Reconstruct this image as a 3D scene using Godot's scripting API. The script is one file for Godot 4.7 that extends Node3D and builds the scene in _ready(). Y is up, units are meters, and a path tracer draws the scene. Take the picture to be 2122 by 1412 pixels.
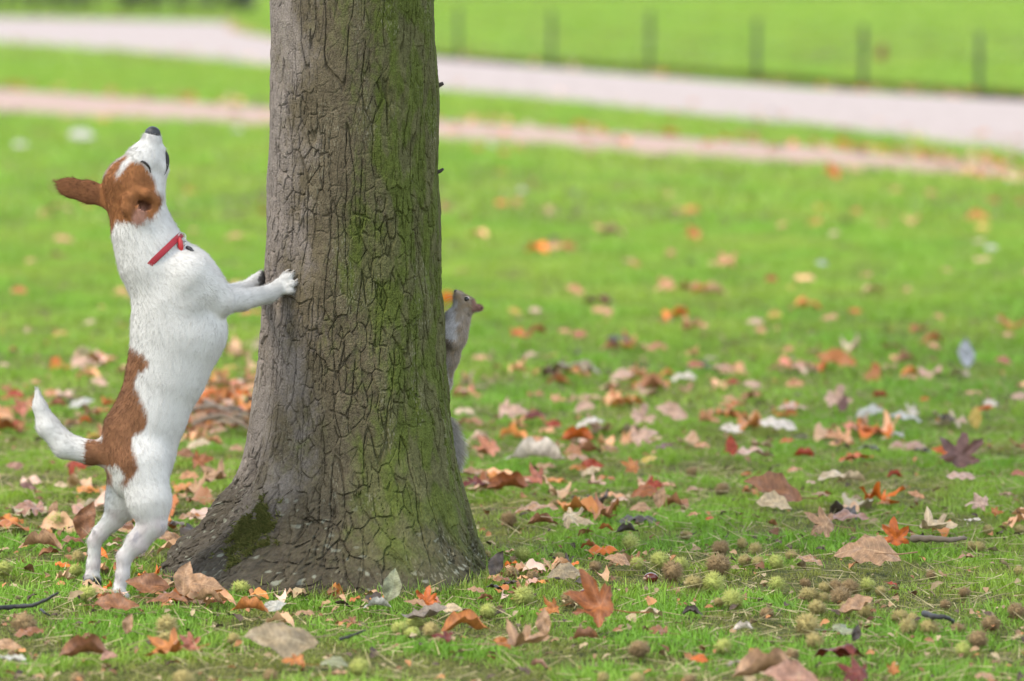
extends Node3D
# A terrier stands against a park tree and a squirrel clings to its other side: autumn lawn, path and fence behind.
# All measures are metres; x to the right, y up, the camera looks along -z.

const TRUNK_AT := Vector3(-0.2496, 0, -6.75)
const TRUNK_PROFILE := [[-0.023, 0.3443, 0.2164], [0.0004, 0.3225, 0.2072], [0.0159, 0.3055, 0.2011], [0.0353, 0.2884, 0.1957], [0.0663, 0.259, 0.1888], [0.0818, 0.2435, 0.185], [0.1051, 0.2233, 0.1796], [0.1438, 0.1954, 0.1696], [0.1824, 0.1814, 0.162], [0.2211, 0.172, 0.1559], [0.2597, 0.1641, 0.1506], [0.2982, 0.1577, 0.1475], [0.3752, 0.1489, 0.1423], [0.4521, 0.1439, 0.1393], [0.5287, 0.1405, 0.1371], [0.6053, 0.1378, 0.135], [0.6817, 0.1359, 0.1328], [0.7579, 0.134, 0.1314], [0.834, 0.1321, 0.1292], [0.9327, 0.1301, 0.1263]]  # height, reach to the left, reach to the right
const PATH_FAR := [Vector2(-21.54, -97.42), Vector2(-14.3, -93.18), Vector2(-9.68, -80.86), Vector2(-4.84, -73.88), Vector2(-3.92, -62.09), Vector2(-3.23, -57.12), Vector2(-0.8, -44.14), Vector2(1.01, -37.55), Vector2(2.38, -32.92), Vector2(3.64, -30.34), Vector2(5.11, -27.59)]
const PATH_NEAR := [Vector2(-17.23, -77.92), Vector2(-9.67, -63.01), Vector2(-6.41, -53.54), Vector2(-4.09, -47.58), Vector2(-2.33, -41.17), Vector2(-0.61, -33.43), Vector2(0.78, -28.9), Vector2(1.84, -25.45), Vector2(2.64, -22.03), Vector2(3.44, -18.57)]
const TRACK_FAR := [Vector2(-6.86, -38.92), Vector2(-3.98, -33.17), Vector2(-2.82, -30.78), Vector2(-1.61, -28.52), Vector2(-0.48, -26.24), Vector2(0.65, -24.09), Vector2(1.6, -22.09), Vector2(2.16, -20.35), Vector2(2.33, -19.6)]
const TRACK_NEAR := [Vector2(-5.67, -32.17), Vector2(-3.36, -28.05), Vector2(-2.31, -26.81), Vector2(-1.46, -25.76), Vector2(-0.43, -23.75), Vector2(0.6, -22.03), Vector2(1.49, -20.64), Vector2(2.09, -19.69), Vector2(2.32, -19.51)]
const POSTS := [[-2.71, -50.99, 0.52], [-1.59, -47.06, 0.54], [-0.54, -43.25, 0.56], [0.38, -40.77, 0.54], [1.24, -38.39, 0.56], [2.06, -35.97, 0.52], [2.74, -33.3, 0.51], [3.43, -31.35, 0.48], [4.04, -29.1, 0.47]]  # x, z, height
const DOG_AT := Vector3(-0.6007, 0, -6.49)
const DOG_BONES := [
	[0.0394, 0.667, 0.0044, 0.0279, 0.0226, 0.6323, 0, 0.0411, 1, 0.0103],
	[0.0219, 0.6323, 0, 0.0418, 0.0239, 0.6088, 0, 0.0389, 1, 0.0103],
	[0.053, 0.6994, 0.0059, 0.0154, 0.0446, 0.6722, 0.0044, 0.0264, 0.95, 0.0073],
	[0.0667, 0.6854, 0.0044, 0.0073, 0.0672, 0.656, 0.0044, 0.0095, 0.95, 0.0073],
	[0.0657, 0.656, 0.0037, 0.0103, 0.052, 0.6155, 0.0015, 0.0198, 1.1, 0.0103],
	[0.0522, 0.6165, 0.0206, 0.0161, 0.0434, 0.6019, 0.022, 0.0161, 1, 0.0088],
	[-0.0152, 0.6126, -0.0103, 0.0183, -0.0469, 0.6195, -0.0191, 0.0139, 0.34, 0.0088],
	[-0.0469, 0.6195, -0.0191, 0.0139, -0.0725, 0.6251, -0.025, 0.0128, 0.3, 0.0059],
	[-0.0725, 0.6251, -0.025, 0.0128, -0.0837, 0.6265, -0.0264, 0.0103, 0.3, 0.0044],
	[-0.0771, 0.6287, -0.0264, 0.0088, -0.0965, 0.6352, -0.0294, 0.0029, 0.3, 0.0029],
	[0.0318, 0.624, 0.0382, 0.0066, 0.0191, 0.6126, 0.044, 0.0081, 0.7, 0.0044],
	[0.0191, 0.6126, 0.044, 0.0081, 0.0184, 0.5981, 0.0455, 0.0088, 0.7, 0.0037],
	[0.0184, 0.5981, 0.0455, 0.0088, 0.0297, 0.5841, 0.0426, 0.0073, 0.7, 0.0037],
	[0.0391, 0.5983, 0.0484, 0.0073, 0.0409, 0.5842, 0.0455, 0.0088, 0.7, 0.0022],
	[0.0319, 0.6241, 0.0396, 0.0073, 0.0482, 0.6199, 0.0426, 0.0073, 0.8, 0.0037],
	[0.0482, 0.6199, 0.0426, 0.0073, 0.0607, 0.6092, 0.0352, 0.0059, 0.8, 0.0037],
	[0.0605, 0.6077, 0.0338, 0.0051, 0.0572, 0.5914, 0.0308, 0.0051, 0.8, 0.0044],
	[0.0275, 0.6007, 0, 0.0367, 0.0382, 0.5602, 0, 0.044, 0.95, 0.0176],
	[0.0382, 0.5602, 0, 0.044, 0.0541, 0.516, 0, 0.0499, 0.95, 0.0176],
	[0.0541, 0.516, 0, 0.0499, 0.0846, 0.4644, 0, 0.0617, 0.85, 0.0206],
	[0.0662, 0.5602, 0, 0.0103, 0.1025, 0.5013, 0, 0.0264, 1.1, 0.0176],
	[0.0935, 0.4629, 0, 0.0653, 0.0916, 0.4089, 0, 0.069, 0.68, 0.0161],
	[0.0916, 0.4089, 0, 0.069, 0.0735, 0.3461, 0, 0.0573, 0.7, 0.0147],
	[0.0735, 0.3461, 0, 0.0573, 0.0487, 0.2808, 0, 0.0506, 0.72, 0.0147],
	[0.0487, 0.2808, 0, 0.0506, 0.032, 0.2199, 0, 0.0484, 0.78, 0.0161],
	[0.032, 0.2199, 0, 0.0484, 0.0295, 0.1865, 0, 0.044, 0.88, 0.0161],
	[0.1106, 0.5013, 0, 0.0323, 0.1274, 0.4717, 0, 0.0352, 1, 0.0161],
	[0.089, 0.5037, 0.0338, 0.0147, 0.1155, 0.4658, 0.0382, 0.0176, 0.7, 0.0176],
	[0.0339, 0.6687, 0.025, 0.0066, 0.0498, 0.6613, 0.0235, 0.0051, 0.9, 0.0059],
	[0.1108, 0.4947, 0.0323, 0.0352, 0.1556, 0.4568, 0.0161, 0.0213, 0.8, 0.0103],
	[0.1561, 0.4536, 0.0132, 0.0198, 0.1837, 0.4506, -0.0624, 0.0161, 1, 0.0088],
	[0.1837, 0.4506, -0.0624, 0.0161, 0.2209, 0.4536, -0.1395, 0.0132, 1, 0.0073],
	[0.2209, 0.4536, -0.1395, 0.0132, 0.2364, 0.4627, -0.16, 0.0125, 1, 0.0059],
	[0.2364, 0.4657, -0.16, 0.0088, 0.2456, 0.4809, -0.1585, 0.0055, 1, 0.0029],
	[0.2409, 0.4657, -0.16, 0.0081, 0.254, 0.4804, -0.1556, 0.0059, 1, 0.0022],
	[0.2425, 0.462, -0.1585, 0.0081, 0.2579, 0.4692, -0.1527, 0.0059, 1, 0.0022],
	[0.2395, 0.4582, -0.1585, 0.0073, 0.2549, 0.4587, -0.1527, 0.0059, 1, 0.0022],
	[0.1191, 0.4803, -0.0338, 0.0294, 0.1552, 0.4578, -0.0661, 0.0169, 0.8, 0.0147],
	[0.1552, 0.4578, -0.0661, 0.0154, 0.1858, 0.4617, -0.1725, 0.0103, 1, 0.0088],
	[0.1858, 0.4617, -0.1725, 0.0103, 0.1969, 0.4674, -0.229, 0.011, 1, 0.0059],
	[0.1952, 0.4688, -0.2305, 0.0088, 0.2033, 0.4776, -0.2363, 0.0059, 1, 0.0029],
	[0.1983, 0.4642, -0.2305, 0.0081, 0.2062, 0.4689, -0.2393, 0.0059, 1, 0.0029],
	[0.0366, 0.2041, 0.0294, 0.0404, 0.0479, 0.1502, 0.0367, 0.0323, 0.72, 0.0103],
	[0.0479, 0.1502, 0.0367, 0.0323, 0.0536, 0.1178, 0.0382, 0.0206, 0.8, 0.0088],
	[0.0536, 0.1178, 0.0382, 0.0198, 0.0288, 0.0876, 0.0345, 0.0169, 0.8, 0.0066],
	[0.0288, 0.0876, 0.0345, 0.0161, 0.0094, 0.0652, 0.033, 0.0117, 0.85, 0.0051],
	[0.0086, 0.0637, 0.033, 0.0121, 0.0062, 0.0384, 0.033, 0.0099, 0.85, 0.0044],
	[0.0062, 0.0384, 0.033, 0.0099, 0.0002, 0.0148, 0.0338, 0.0095, 0.9, 0.0044],
	[0.0005, 0.0137, 0.0367, 0.0088, 0.0094, 0.005, 0.0382, 0.0066, 1, 0.0029],
	[-0.0022, 0.0115, 0.0316, 0.0081, -0.0061, 0.0017, 0.0308, 0.0062, 1, 0.0029],
	[0.0152, 0.1957, -0.0294, 0.0382, 0.0018, 0.1404, -0.0411, 0.0272, 0.72, 0.0132],
	[0.0018, 0.1404, -0.0411, 0.0272, -0.0137, 0.1143, -0.0455, 0.0161, 0.8, 0.0088],
	[-0.0137, 0.1128, -0.0455, 0.0154, -0.0351, 0.0914, -0.0484, 0.0121, 0.85, 0.0059],
	[-0.0366, 0.0899, -0.0484, 0.0121, -0.0443, 0.0777, -0.0499, 0.0103, 0.85, 0.0044],
	[-0.0443, 0.0777, -0.0499, 0.0103, -0.0462, 0.0429, -0.0514, 0.0095, 0.9, 0.0044],
	[-0.0469, 0.0429, -0.0514, 0.0103, -0.0486, 0.0218, -0.0514, 0.0114, 0.9, 0.0044],
	[-0.0528, 0.0238, -0.0484, 0.0073, -0.0572, 0.0127, -0.047, 0.0059, 1, 0.0022],
	[-0.0438, 0.0222, -0.0484, 0.0073, -0.0401, 0.0097, -0.047, 0.0059, 1, 0.0022],
	[0.0108, 0.2496, 0, 0.0382, -0.0057, 0.2229, 0, 0.025, 0.8, 0.0191],
	[-0.0012, 0.2229, 0, 0.022, -0.0441, 0.2214, 0, 0.0183, 0.9, 0.0088],
	[-0.0441, 0.2214, 0, 0.0183, -0.0831, 0.2318, 0, 0.0191, 0.9, 0.0059],
	[-0.0831, 0.2318, 0, 0.0191, -0.1094, 0.2615, 0, 0.0169, 0.9, 0.0059],
	[-0.1094, 0.2615, 0, 0.0169, -0.1217, 0.2919, 0, 0.0103, 0.9, 0.0059],
	[-0.1217, 0.2919, 0, 0.0103, -0.1251, 0.3149, 0, 0.004, 0.9, 0.0059],
]  # from x y z radius, to x y z radius, flatness across, blend
var PATCH_HEAD := PackedVector2Array([Vector2(0.0157, 0.6793), Vector2(0.0053, 0.672), Vector2(-0.0079, 0.6646), Vector2(-0.0213, 0.6441), Vector2(-0.0991, 0.6485), Vector2(-0.1024, 0.6117), Vector2(-0.0284, 0.5896), Vector2(-0.021, 0.5926), Vector2(-0.0145, 0.5786), Vector2(-0.0118, 0.5558), Vector2(-0.0058, 0.5646), Vector2(0.0002, 0.5779), Vector2(0.009, 0.5749), Vector2(0.0207, 0.5779), Vector2(0.0354, 0.5786), Vector2(0.0458, 0.5808), Vector2(0.0575, 0.5838), Vector2(0.0679, 0.5955), Vector2(0.0695, 0.6132), Vector2(0.0622, 0.6249), Vector2(0.0572, 0.6426), Vector2(0.0507, 0.6558), Vector2(0.042, 0.6646), Vector2(0.0339, 0.6683), Vector2(0.0244, 0.6683), Vector2(0.014, 0.6573), Vector2(0.0051, 0.6463), Vector2(0.0007, 0.647), Vector2(0.0067, 0.6602), Vector2(0.0186, 0.6764)])
var PATCH_SADDLE := PackedVector2Array([Vector2(0.0119, 0.386), Vector2(0.0236, 0.3831), Vector2(0.0339, 0.3779), Vector2(0.0486, 0.3668), Vector2(0.0463, 0.3557), Vector2(0.03, 0.3431), Vector2(0.0247, 0.3312), Vector2(0.0371, 0.309), Vector2(0.045, 0.2868), Vector2(0.0457, 0.2704), Vector2(0.0374, 0.2578), Vector2(0.0248, 0.2519), Vector2(0.0233, 0.2385), Vector2(0.0283, 0.2199), Vector2(0.0341, 0.2066), Vector2(0.0311, 0.1969), Vector2(0.0147, 0.179), Vector2(-0.0016, 0.1723), Vector2(0.0103, 0.1857), Vector2(0.0111, 0.1939), Vector2(-0.0014, 0.2036), Vector2(-0.0162, 0.2021), Vector2(-0.0509, 0.2014), Vector2(-0.0537, 0.2214), Vector2(-0.0498, 0.2437), Vector2(-0.0247, 0.2407), Vector2(-0.0312, 0.2571), Vector2(-0.0236, 0.2868), Vector2(-0.0085, 0.3238)])
var PATCH_RUMP := PackedVector2Array([Vector2(-0.0265, 0.1991), Vector2(-0.0162, 0.1991), Vector2(-0.0104, 0.1872), Vector2(-0.0127, 0.1753), Vector2(-0.0165, 0.1679), Vector2(-0.0268, 0.1679)])
var PINK_EAR := PackedVector2Array([Vector2(0.0282, 0.5955), Vector2(0.0386, 0.6014), Vector2(0.0473, 0.5941), Vector2(0.0457, 0.5793), Vector2(0.0354, 0.572), Vector2(0.0252, 0.5779)])
var EAR_HOLE := PackedVector2Array([Vector2(0.0328, 0.6102), Vector2(0.0416, 0.6095), Vector2(0.0503, 0.6051), Vector2(0.054, 0.5985), Vector2(0.0473, 0.5941), Vector2(0.0393, 0.5985)])
const DOG_NOSE := [Vector3(0.0436, 0.714, 0.0066), Vector3(0.0663, 0.7052, 0.0066)]
const DOG_EYE := [Vector3(0.0377, 0.6688, 0.0264), Vector3(0.0428, 0.668, 0.0268), Vector3(0.0479, 0.6637, 0.0268), Vector3(0.0515, 0.6578, 0.0261), Vector3(0.0528, 0.6511, 0.025)]
const DOG_LIP := [Vector3(0.0734, 0.6832, 0.0059), Vector3(0.0764, 0.6767, 0.0073), Vector3(0.0772, 0.668, 0.0088), Vector3(0.0758, 0.6592, 0.0103), Vector3(0.0729, 0.6512, 0.0117), Vector3(0.07, 0.6447, 0.0125)]
const DOG_CLAWS := [Vector3(0.2471, 0.4869, -0.1585), Vector3(0.2564, 0.4857, -0.1549), Vector3(0.2618, 0.4724, -0.1512)]
const COLLAR := [Vector3(0.0585, 0.5189, 0), Vector3(0.0963, 0.5551, 0)]
const TAG := [Vector3(0.0963, 0.5535, 0.0103), Vector3(0.0974, 0.5392, 0.0161), Vector3(0.1023, 0.5426, 0.0117), Vector3(0.1067, 0.5375, 0.0132), Vector3(0.1171, 0.5317, 0.0147)]
const SQUIRREL_AT := Vector3(-0.1047, 0.35, -6.78)
const SQUIRREL_BONES := [
	[0.0164, 0.0955, 0.0046, 0.0038, 0.0202, 0.0877, 0.0038, 0.0084, 0.95, 0.0038],
	[0.0202, 0.0877, 0.0038, 0.0084, 0.0317, 0.0752, 0.0015, 0.0142, 0.95, 0.0046],
	[0.0217, 0.0768, 0.0015, 0.01, 0.0286, 0.0689, 0, 0.013, 1, 0.0046],
	[0.0386, 0.0694, 0.0061, 0.0061, 0.0502, 0.0707, 0.0077, 0.0061, 0.45, 0.0031],
	[0.024, 0.0658, 0, 0.013, 0.0178, 0.0503, -0.0015, 0.0176, 0.95, 0.0077],
	[0.0162, 0.0503, -0.0015, 0.0184, 0.0069, 0.0284, -0.0046, 0.0245, 0.9, 0.0092],
	[0.0069, 0.0284, -0.0046, 0.0245, 0.0006, -0.0094, -0.0123, 0.0176, 0.9, 0.0092],
	[0.0006, -0.0094, -0.0123, 0.0176, -0.0075, -0.0515, -0.0307, 0.013, 0.9, 0.0092],
	[-0.0075, -0.0515, -0.0307, 0.013, -0.0219, -0.0951, -0.0537, 0.0199, 0.9, 0.0092],
	[0.0179, 0.036, 0.0123, 0.0107, 0.0126, 0.0178, 0.0153, 0.0092, 0.9, 0.0054],
	[0.0126, 0.0178, 0.0153, 0.0084, 0.001, 0.0314, 0.0123, 0.0046, 0.9, 0.0038],
	[0.001, 0.0314, 0.0123, 0.0046, -0.0028, 0.042, 0.0107, 0.0038, 0.9, 0.0031],
	[-0.0218, -0.0944, -0.046, 0.0184, -0.0083, -0.12, -0.0307, 0.0077, 0.9, 0.0077],
	[-0.0163, -0.1061, -0.046, 0.0092, 0.0003, -0.1192, -0.023, 0.0069, 0.9, 0.0061],
	[0.0003, -0.1192, -0.023, 0.0069, 0.0096, -0.1537, -0.0184, 0.0069, 0.9, 0.0061],
	[0.0096, -0.1537, -0.0184, 0.0069, 0.0096, -0.1825, -0.0184, 0.0046, 0.9, 0.0061],
]
const SQUIRREL_EYE := [Vector3(0.0322, 0.0847, 0.0138)]
const SQUIRREL_NOSE := [Vector3(0.0145, 0.0986, 0.0046)]
const SQUIRREL_HAND := [Vector3(-0.002, 0.0436, 0.0107)]
const SQUIRREL_TAIL := [Vector3(-0.0028, -0.1052, -0.023), Vector3(0.0065, -0.1305, -0.0199), Vector3(0.0096, -0.1537, -0.0184), Vector3(0.008, -0.1792, -0.0169)]
const LEAVES := [
	[-0.316, -5.779, 0.105, "greytan", "O", "t", "large grey-tan oval leaf, broadest in the front grass, propped below the trunk"],
	[-0.582, -5.779, 0.072, "brown", "O", "c", "domed brown leaf curled like a cap near the lower left corner"],
	[-0.548, -5.737, 0.027, "pinkbrown", "O", "t", "small pinkish flap of leaf under the domed brown leaf"],
	[-0.542, -5.973, 0.023, "tan", "O", "u", "small tan leaf fragment standing upright below the dog"],
	[-0.471, -5.736, 0.075, "orange", "L", "f", "orange-tan lobed leaf lying flat in the front grass"],
	[-0.443, -5.806, 0.038, "rose", "L", "u", "pinkish red pointed leaf tip standing on the orange-tan lobed leaf"],
	[-0.699, -5.862, 0.04, "tan", "O", "t", "tan leaf leaning at the left edge of the front grass"],
	[-0.682, -5.935, 0.047, "brown", "O", "f", "flat brown leaf beside the tan leaf at the left edge"],
	[-0.674, -5.69, 0.039, "pale", "O", "f", "pale grey-white leaf flat in the lower left corner"],
	[-0.58, -6.203, 0.069, "brown", "O", "t", "smooth brown leaf lying over the dog's near hind foot"],
	[-0.551, -6.388, 0.069, "brown", "O", "t", "brown oval leaf between the dog's hind foot and the trunk"],
	[-0.47, -6.38, 0.081, "tan", "O", "t", "folded tan leaf leaning on the trunk's left root"],
	[-0.489, -6.332, 0.043, "tan", "O", "u", "narrow tan leaf standing against the folded tan leaf"],
	[-0.508, -6.213, 0.067, "brown", "O", "f", "brown leaf flat below the folded tan leaf"],
	[-0.451, -6.264, 0.05, "tan", "O", "c", "curled tan leaf tip below the left root"],
	[-0.384, -6.188, 0.055, "orange", "O", "c", "bright orange-brown curled leaf beside the green burr at the trunk"],
	[-0.349, -6.199, 0.039, "pale", "O", "t", "pale grey leaf next to the bright orange-brown curl"],
	[-0.303, -6.106, 0.038, "tan", "O", "f", "thin tan leaf sunk in grass in front of the trunk"],
	[-0.18, -6.303, 0.04, "greygreen", "O", "u", "grey-green leaf standing against the trunk foot"],
	[-0.199, -6.247, 0.039, "pale", "O", "c", "pale rolled leaf in front of the grey-green one"],
	[-0.124, -6.246, 0.044, "vivid", "L", "u", "vivid orange leaf with two rounded lobes standing at the trunk foot"],
	[-0.092, -6.223, 0.039, "cream", "O", "t", "cream leaf beside the vivid orange standing leaf"],
	[-0.141, -6.221, 0.042, "tan", "O", "f", "tan leaf lying under the vivid orange standing leaf"],
	[-0.126, -6.118, 0.069, "grey", "O", "f", "wet grey leaf flat in front of the vivid orange leaf"],
	[-0.064, -5.998, 0.071, "orange", "O", "c", "long orange-tan rolled leaf in front of the trunk's right root"],
	[-0.233, -6.053, 0.029, "brown", "L", "f", "small brown leaf in the grass in front of the trunk"],
	[-0.291, -5.665, 0.04, "orange", "L", "f", "small orange lobed leaf just below the large grey-tan one"],
	[-0.241, -5.712, 0.041, "greygreen", "O", "t", "grey-green leaf beside the yellow-green burr in front"],
	[-0.229, -5.578, 0.029, "tan", "O", "f", "tan leaf at the bottom edge beside the yellow-green burr"],
	[-0.012, -5.856, 0.029, "orange", "O", "t", "rounded brown-orange leaf near the star-shaped tan leaf"],
	[-0.097, -5.87, 0.041, "darkred", "L", "f", "dark red leaf under the small brown burr in front"],
	[0.019, -5.833, 0.086, "tan", "L", "f", "star-shaped tan leaf spread in the front grass"],
	[0.046, -5.977, 0.03, "tan", "O", "u", "pointed tan leaf lobe standing up in the front grass"],
	[0.101, -5.937, 0.043, "brown", "O", "c", "brown boat-shaped leaf with a pale rim"],
	[0.035, -5.703, 0.03, "pinkbrown", "O", "c", "small pinkish brown curl low in the front grass"],
	[0.114, -6.086, 0.103, "russet", "L", "t", "big russet leaf sprawling in the middle of the front grass"],
	[0.202, -6.135, 0.043, "cream", "O", "c", "cream cupped leaf at the end of the big russet leaf"],
	[0.056, -6.185, 0.038, "orange", "L", "t", "orange leaf lobe at the trunk side of the big russet leaf"],
	[0.206, -5.944, 0.039, "brown", "L", "f", "dry brown leaf matted into the front grass"],
	[0.263, -6.158, 0.031, "dark", "O", "c", "dark grey shrivelled leaf with white glint"],
	[0.331, -6.02, 0.031, "white", "O", "c", "white narrow curled leaf in the front grass"],
	[0.255, -5.746, 0.026, "vivid", "O", "t", "small vivid orange leaf blade low in front"],
	[0.306, -5.664, 0.041, "grey", "O", "c", "long grey rolled leaf at the front"],
	[0.342, -5.607, 0.095, "tan", "O", "c", "long tan leaf with red beneath at the bottom edge"],
	[0.367, -5.55, 0.075, "pinkbrown", "O", "t", "pinkish brown leaf cut by the bottom edge of the picture"],
	[0.455, -5.6, 0.056, "darkred", "L", "t", "dark red crumpled leaf at the bottom edge"],
	[0.444, -5.756, 0.075, "darkred", "O", "c", "narrow dark red leaf with a white edge"],
	[0.512, -5.66, 0.024, "orange", "L", "u", "small orange leaf standing near the lower right corner"],
	[0.468, -5.946, 0.057, "greygreen", "L", "f", "pale green star-shaped leaf in the front grass"],
	[0.481, -5.903, 0.019, "dark", "O", "u", "dark brown scrap on the pale green star-shaped leaf"],
	[0.499, -6.147, 0.067, "tan", "O", "f", "tan oval leaf carrying burrs like a tray"],
	[0.563, -6.704, 0.111, "tan", "O", "t", "big tan leaf with a hooked tip, facing us right of the middle"],
	[0.627, -6.927, 0.061, "vivid", "L", "u", "red-orange jagged leaf standing up behind the big tan leaf"],
	[0.707, -7.061, 0.08, "cream", "L", "f", "cream leaf flat beside the red-orange jagged one"],
	[0.566, -7.173, 0.081, "pinkbrown", "O", "f"],
	[0.514, -7.022, 0.067, "tan", "L", "t"],
	[0.461, -7.481, 0.11, "brown", "O", "t"],
	[0.457, -7.375, 0.065, "cream", "O", "t"],
	[0.811, -7.359, 0.052, "pink", "L", "t"],
	[0.832, -7.267, 0.026, "orange", "L", "t"],
	[0.777, -7.143, 0.031, "white", "O", "f"],
	[0.656, -5.714, 0.019, "brown", "O", "f"],
	[0.623, -5.585, 0.035, "tan", "O", "f"],
	[0.467, -6.63, 0.046, "tan", "O", "f"],
	[0.58, -6.455, 0.018, "red", "O", "f"],
	[0.722, -6.716, 0.033, "tan", "O", "f"],
	[0.853, -8.004, 0.101, "purple", "L", "u", "large purple-brown leaf standing with two tall points"],
	[0.83, -8.186, 0.044, "vivid", "O", "t"],
	[0.794, -8.207, 0.039, "dark", "O", "c"],
	[0.041, -7.276, 0.081, "tan", "O", "f"],
	[0.052, -7.184, 0.05, "brown", "O", "c"],
	[0.106, -7.111, 0.071, "cream", "L", "t", "cream leaf with fan of folds right of the trunk"],
	[0.236, -7.556, 0.053, "russet", "O", "t"],
	[0.192, -7.478, 0.037, "pink", "O", "c"],
	[0.223, -7.375, 0.04, "tan", "O", "t"],
	[0.261, -7.428, 0.03, "tan", "O", "u"],
	[0.193, -7.068, 0.038, "dark", "O", "c"],
	[0.156, -7.074, 0.03, "orange", "O", "c"],
	[0.313, -7.25, 0.023, "peach", "O", "f"],
	[0.336, -7.201, 0.02, "vivid", "O", "f"],
	[-0.024, -6.555, 0.033, "dark", "O", "u"],
	[0.167, -6.67, 0.044, "tan", "O", "t"],
	[0.082, -6.514, 0.059, "greytan", "O", "t"],
	[0.11, -6.46, 0.032, "dark", "O", "c"],
	[-0.016, -6.488, 0.029, "brown", "O", "c"],
	[-0.004, -6.419, 0.026, "dark", "O", "f"],
	[-0.028, -6.395, 0.03, "dark", "O", "c"],
	[-0.055, -6.345, 0.032, "tan", "O", "f"],
	[-0.04, -6.301, 0.024, "brown", "O", "c"],
	[-0.704, -7.009, 0.049, "brown", "O", "u", "brown leaf standing upright behind the dog's far hind leg"],
	[-0.77, -6.91, 0.072, "tan", "O", "c"],
	[-0.824, -7.228, 0.075, "pinkbrown", "L", "f"],
	[-0.785, -7.249, 0.025, "tan", "O", "u"],
	[-0.565, -6.941, 0.047, "tan", "O", "t"],
	[-0.647, -6.877, 0.031, "cream", "O", "f"],
	[-0.55, -7.204, 0.041, "tan", "O", "f"],
	[-0.652, -7.059, 0.051, "brown", "O", "f"],
	[-0.567, -7.164, 0.028, "grey", "O", "c"],
	[-0.543, -7.263, 0.023, "orange", "O", "t"],
	[-0.726, -6.98, 0.043, "brown", "O", "c"],
	[-1.013, -9.975, 0.068, "pink", "L", "t"],
	[-1.187, -9.948, 0.036, "pink", "O", "f"],
	[-1.087, -9.281, 0.048, "red", "O", "t"],
	[-0.931, -9.566, 0.045, "pink", "O", "t"],
	[-1.076, -9.584, 0.028, "peach", "O", "f"],
	[-0.966, -9.231, 0.088, "pink", "L", "f"],
	[-0.979, -9.13, 0.043, "rose", "O", "c"],
	[-0.915, -9.002, 0.071, "pale", "O", "f"],
	[-0.866, -9.124, 0.05, "vivid", "L", "f"],
	[-1.036, -8.928, 0.057, "rose", "L", "t"],
	[-1.022, -8.756, 0.026, "red", "O", "t"],
	[-0.884, -8.799, 0.03, "vivid", "O", "c"],
	[-0.834, -8.474, 0.036, "yellow", "O", "c"],
	[-0.806, -7.87, 0.071, "red", "L", "c"],
	[-0.934, -7.962, 0.036, "pinkbrown", "O", "t"],
	[-0.871, -7.628, 0.035, "purple", "O", "t"],
	[-0.815, -7.649, 0.026, "cream", "O", "t"],
	[-1.098, -9.173, 0.031, "orange", "O", "f"],
	[-0.972, -8.847, 0.04, "peach", "O", "f"],
	[-0.907, -8.754, 0.038, "tan", "O", "c"],
	[-0.862, -8.909, 0.045, "orange", "O", "f"],
	[-1.022, -9.074, 0.049, "peach", "L", "t"],
	[-1.013, -9.351, 0.042, "peach", "O", "t"],
	[-1.123, -9.419, 0.038, "rose", "L", "f"],
	[-0.658, -9.19, 0.046, "vivid", "O", "t"],
	[-0.655, -9.901, 0.047, "yellow", "O", "f"],
	[-0.61, -9.584, 0.028, "white", "O", "f"],
	[-0.63, -8.155, 0.042, "brown", "O", "t"],
	[-0.609, -8.277, 0.054, "cream", "O", "c"],
	[-0.585, -8.327, 0.045, "peach", "O", "c"],
	[-0.583, -7.948, 0.052, "russet", "L", "t"],
	[-0.595, -7.82, 0.041, "peach", "O", "t"],
	[-0.546, -7.727, 0.08, "tan", "L", "f"],
	[-0.536, -8.247, 0.032, "tan", "O", "t"],
	[-0.677, -9.078, 0.045, "brown", "O", "c"],
	[-0.645, -8.992, 0.051, "grey", "O", "c"],
	[-0.614, -8.932, 0.053, "brown", "O", "c"],
	[-0.592, -8.996, 0.047, "dark", "O", "c"],
	[-0.561, -8.881, 0.044, "grey", "O", "c"],
	[-0.65, -8.841, 0.046, "tan", "O", "c"],
	[-0.62, -8.777, 0.054, "dark", "O", "c"],
	[-0.588, -8.725, 0.049, "greytan", "O", "f"],
	[-0.559, -8.693, 0.043, "brown", "O", "c"],
	[-0.629, -8.653, 0.047, "brown", "O", "f"],
	[-0.594, -8.582, 0.045, "tan", "O", "c"],
	[-0.613, -9.118, 0.035, "pink", "O", "f"],
	[0.244, -11.871, 0.097, "darkred", "O", "c"],
	[0.247, -11.461, 0.078, "peach", "L", "f"],
	[0.449, -12.344, 0.078, "peach", "L", "t"],
	[0.182, -12.333, 0.059, "peach", "O", "t"],
	[0.008, -11.59, 0.039, "yellow", "O", "t"],
	[0.065, -11.636, 0.042, "pink", "O", "t"],
	[0.022, -10.758, 0.073, "vivid", "L", "f"],
	[0.069, -10.863, 0.057, "russet", "O", "c"],
	[0.135, -10.932, 0.035, "peach", "O", "t"],
	[0.173, -10.837, 0.042, "rose", "O", "t"],
	[0.264, -10.611, 0.079, "dark", "O", "f"],
	[0.466, -10.952, 0.092, "peach", "L", "f"],
	[0.359, -10.462, 0.054, "rose", "O", "f"],
	[-0.072, -10.127, 0.064, "peach", "O", "f"],
	[0.051, -10.218, 0.051, "pink", "O", "f"],
	[0.096, -10.228, 0.03, "yellow", "O", "f"],
	[0.147, -9.756, 0.127, "greytan", "O", "c", "arched grey-brown leaf with white rims behind the squirrel"],
	[0.25, -9.711, 0.059, "pink", "O", "t"],
	[0.391, -9.674, 0.072, "white", "O", "f"],
	[0.432, -9.99, 0.043, "rose", "O", "t"],
	[0.485, -9.858, 0.054, "pink", "O", "f"],
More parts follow.
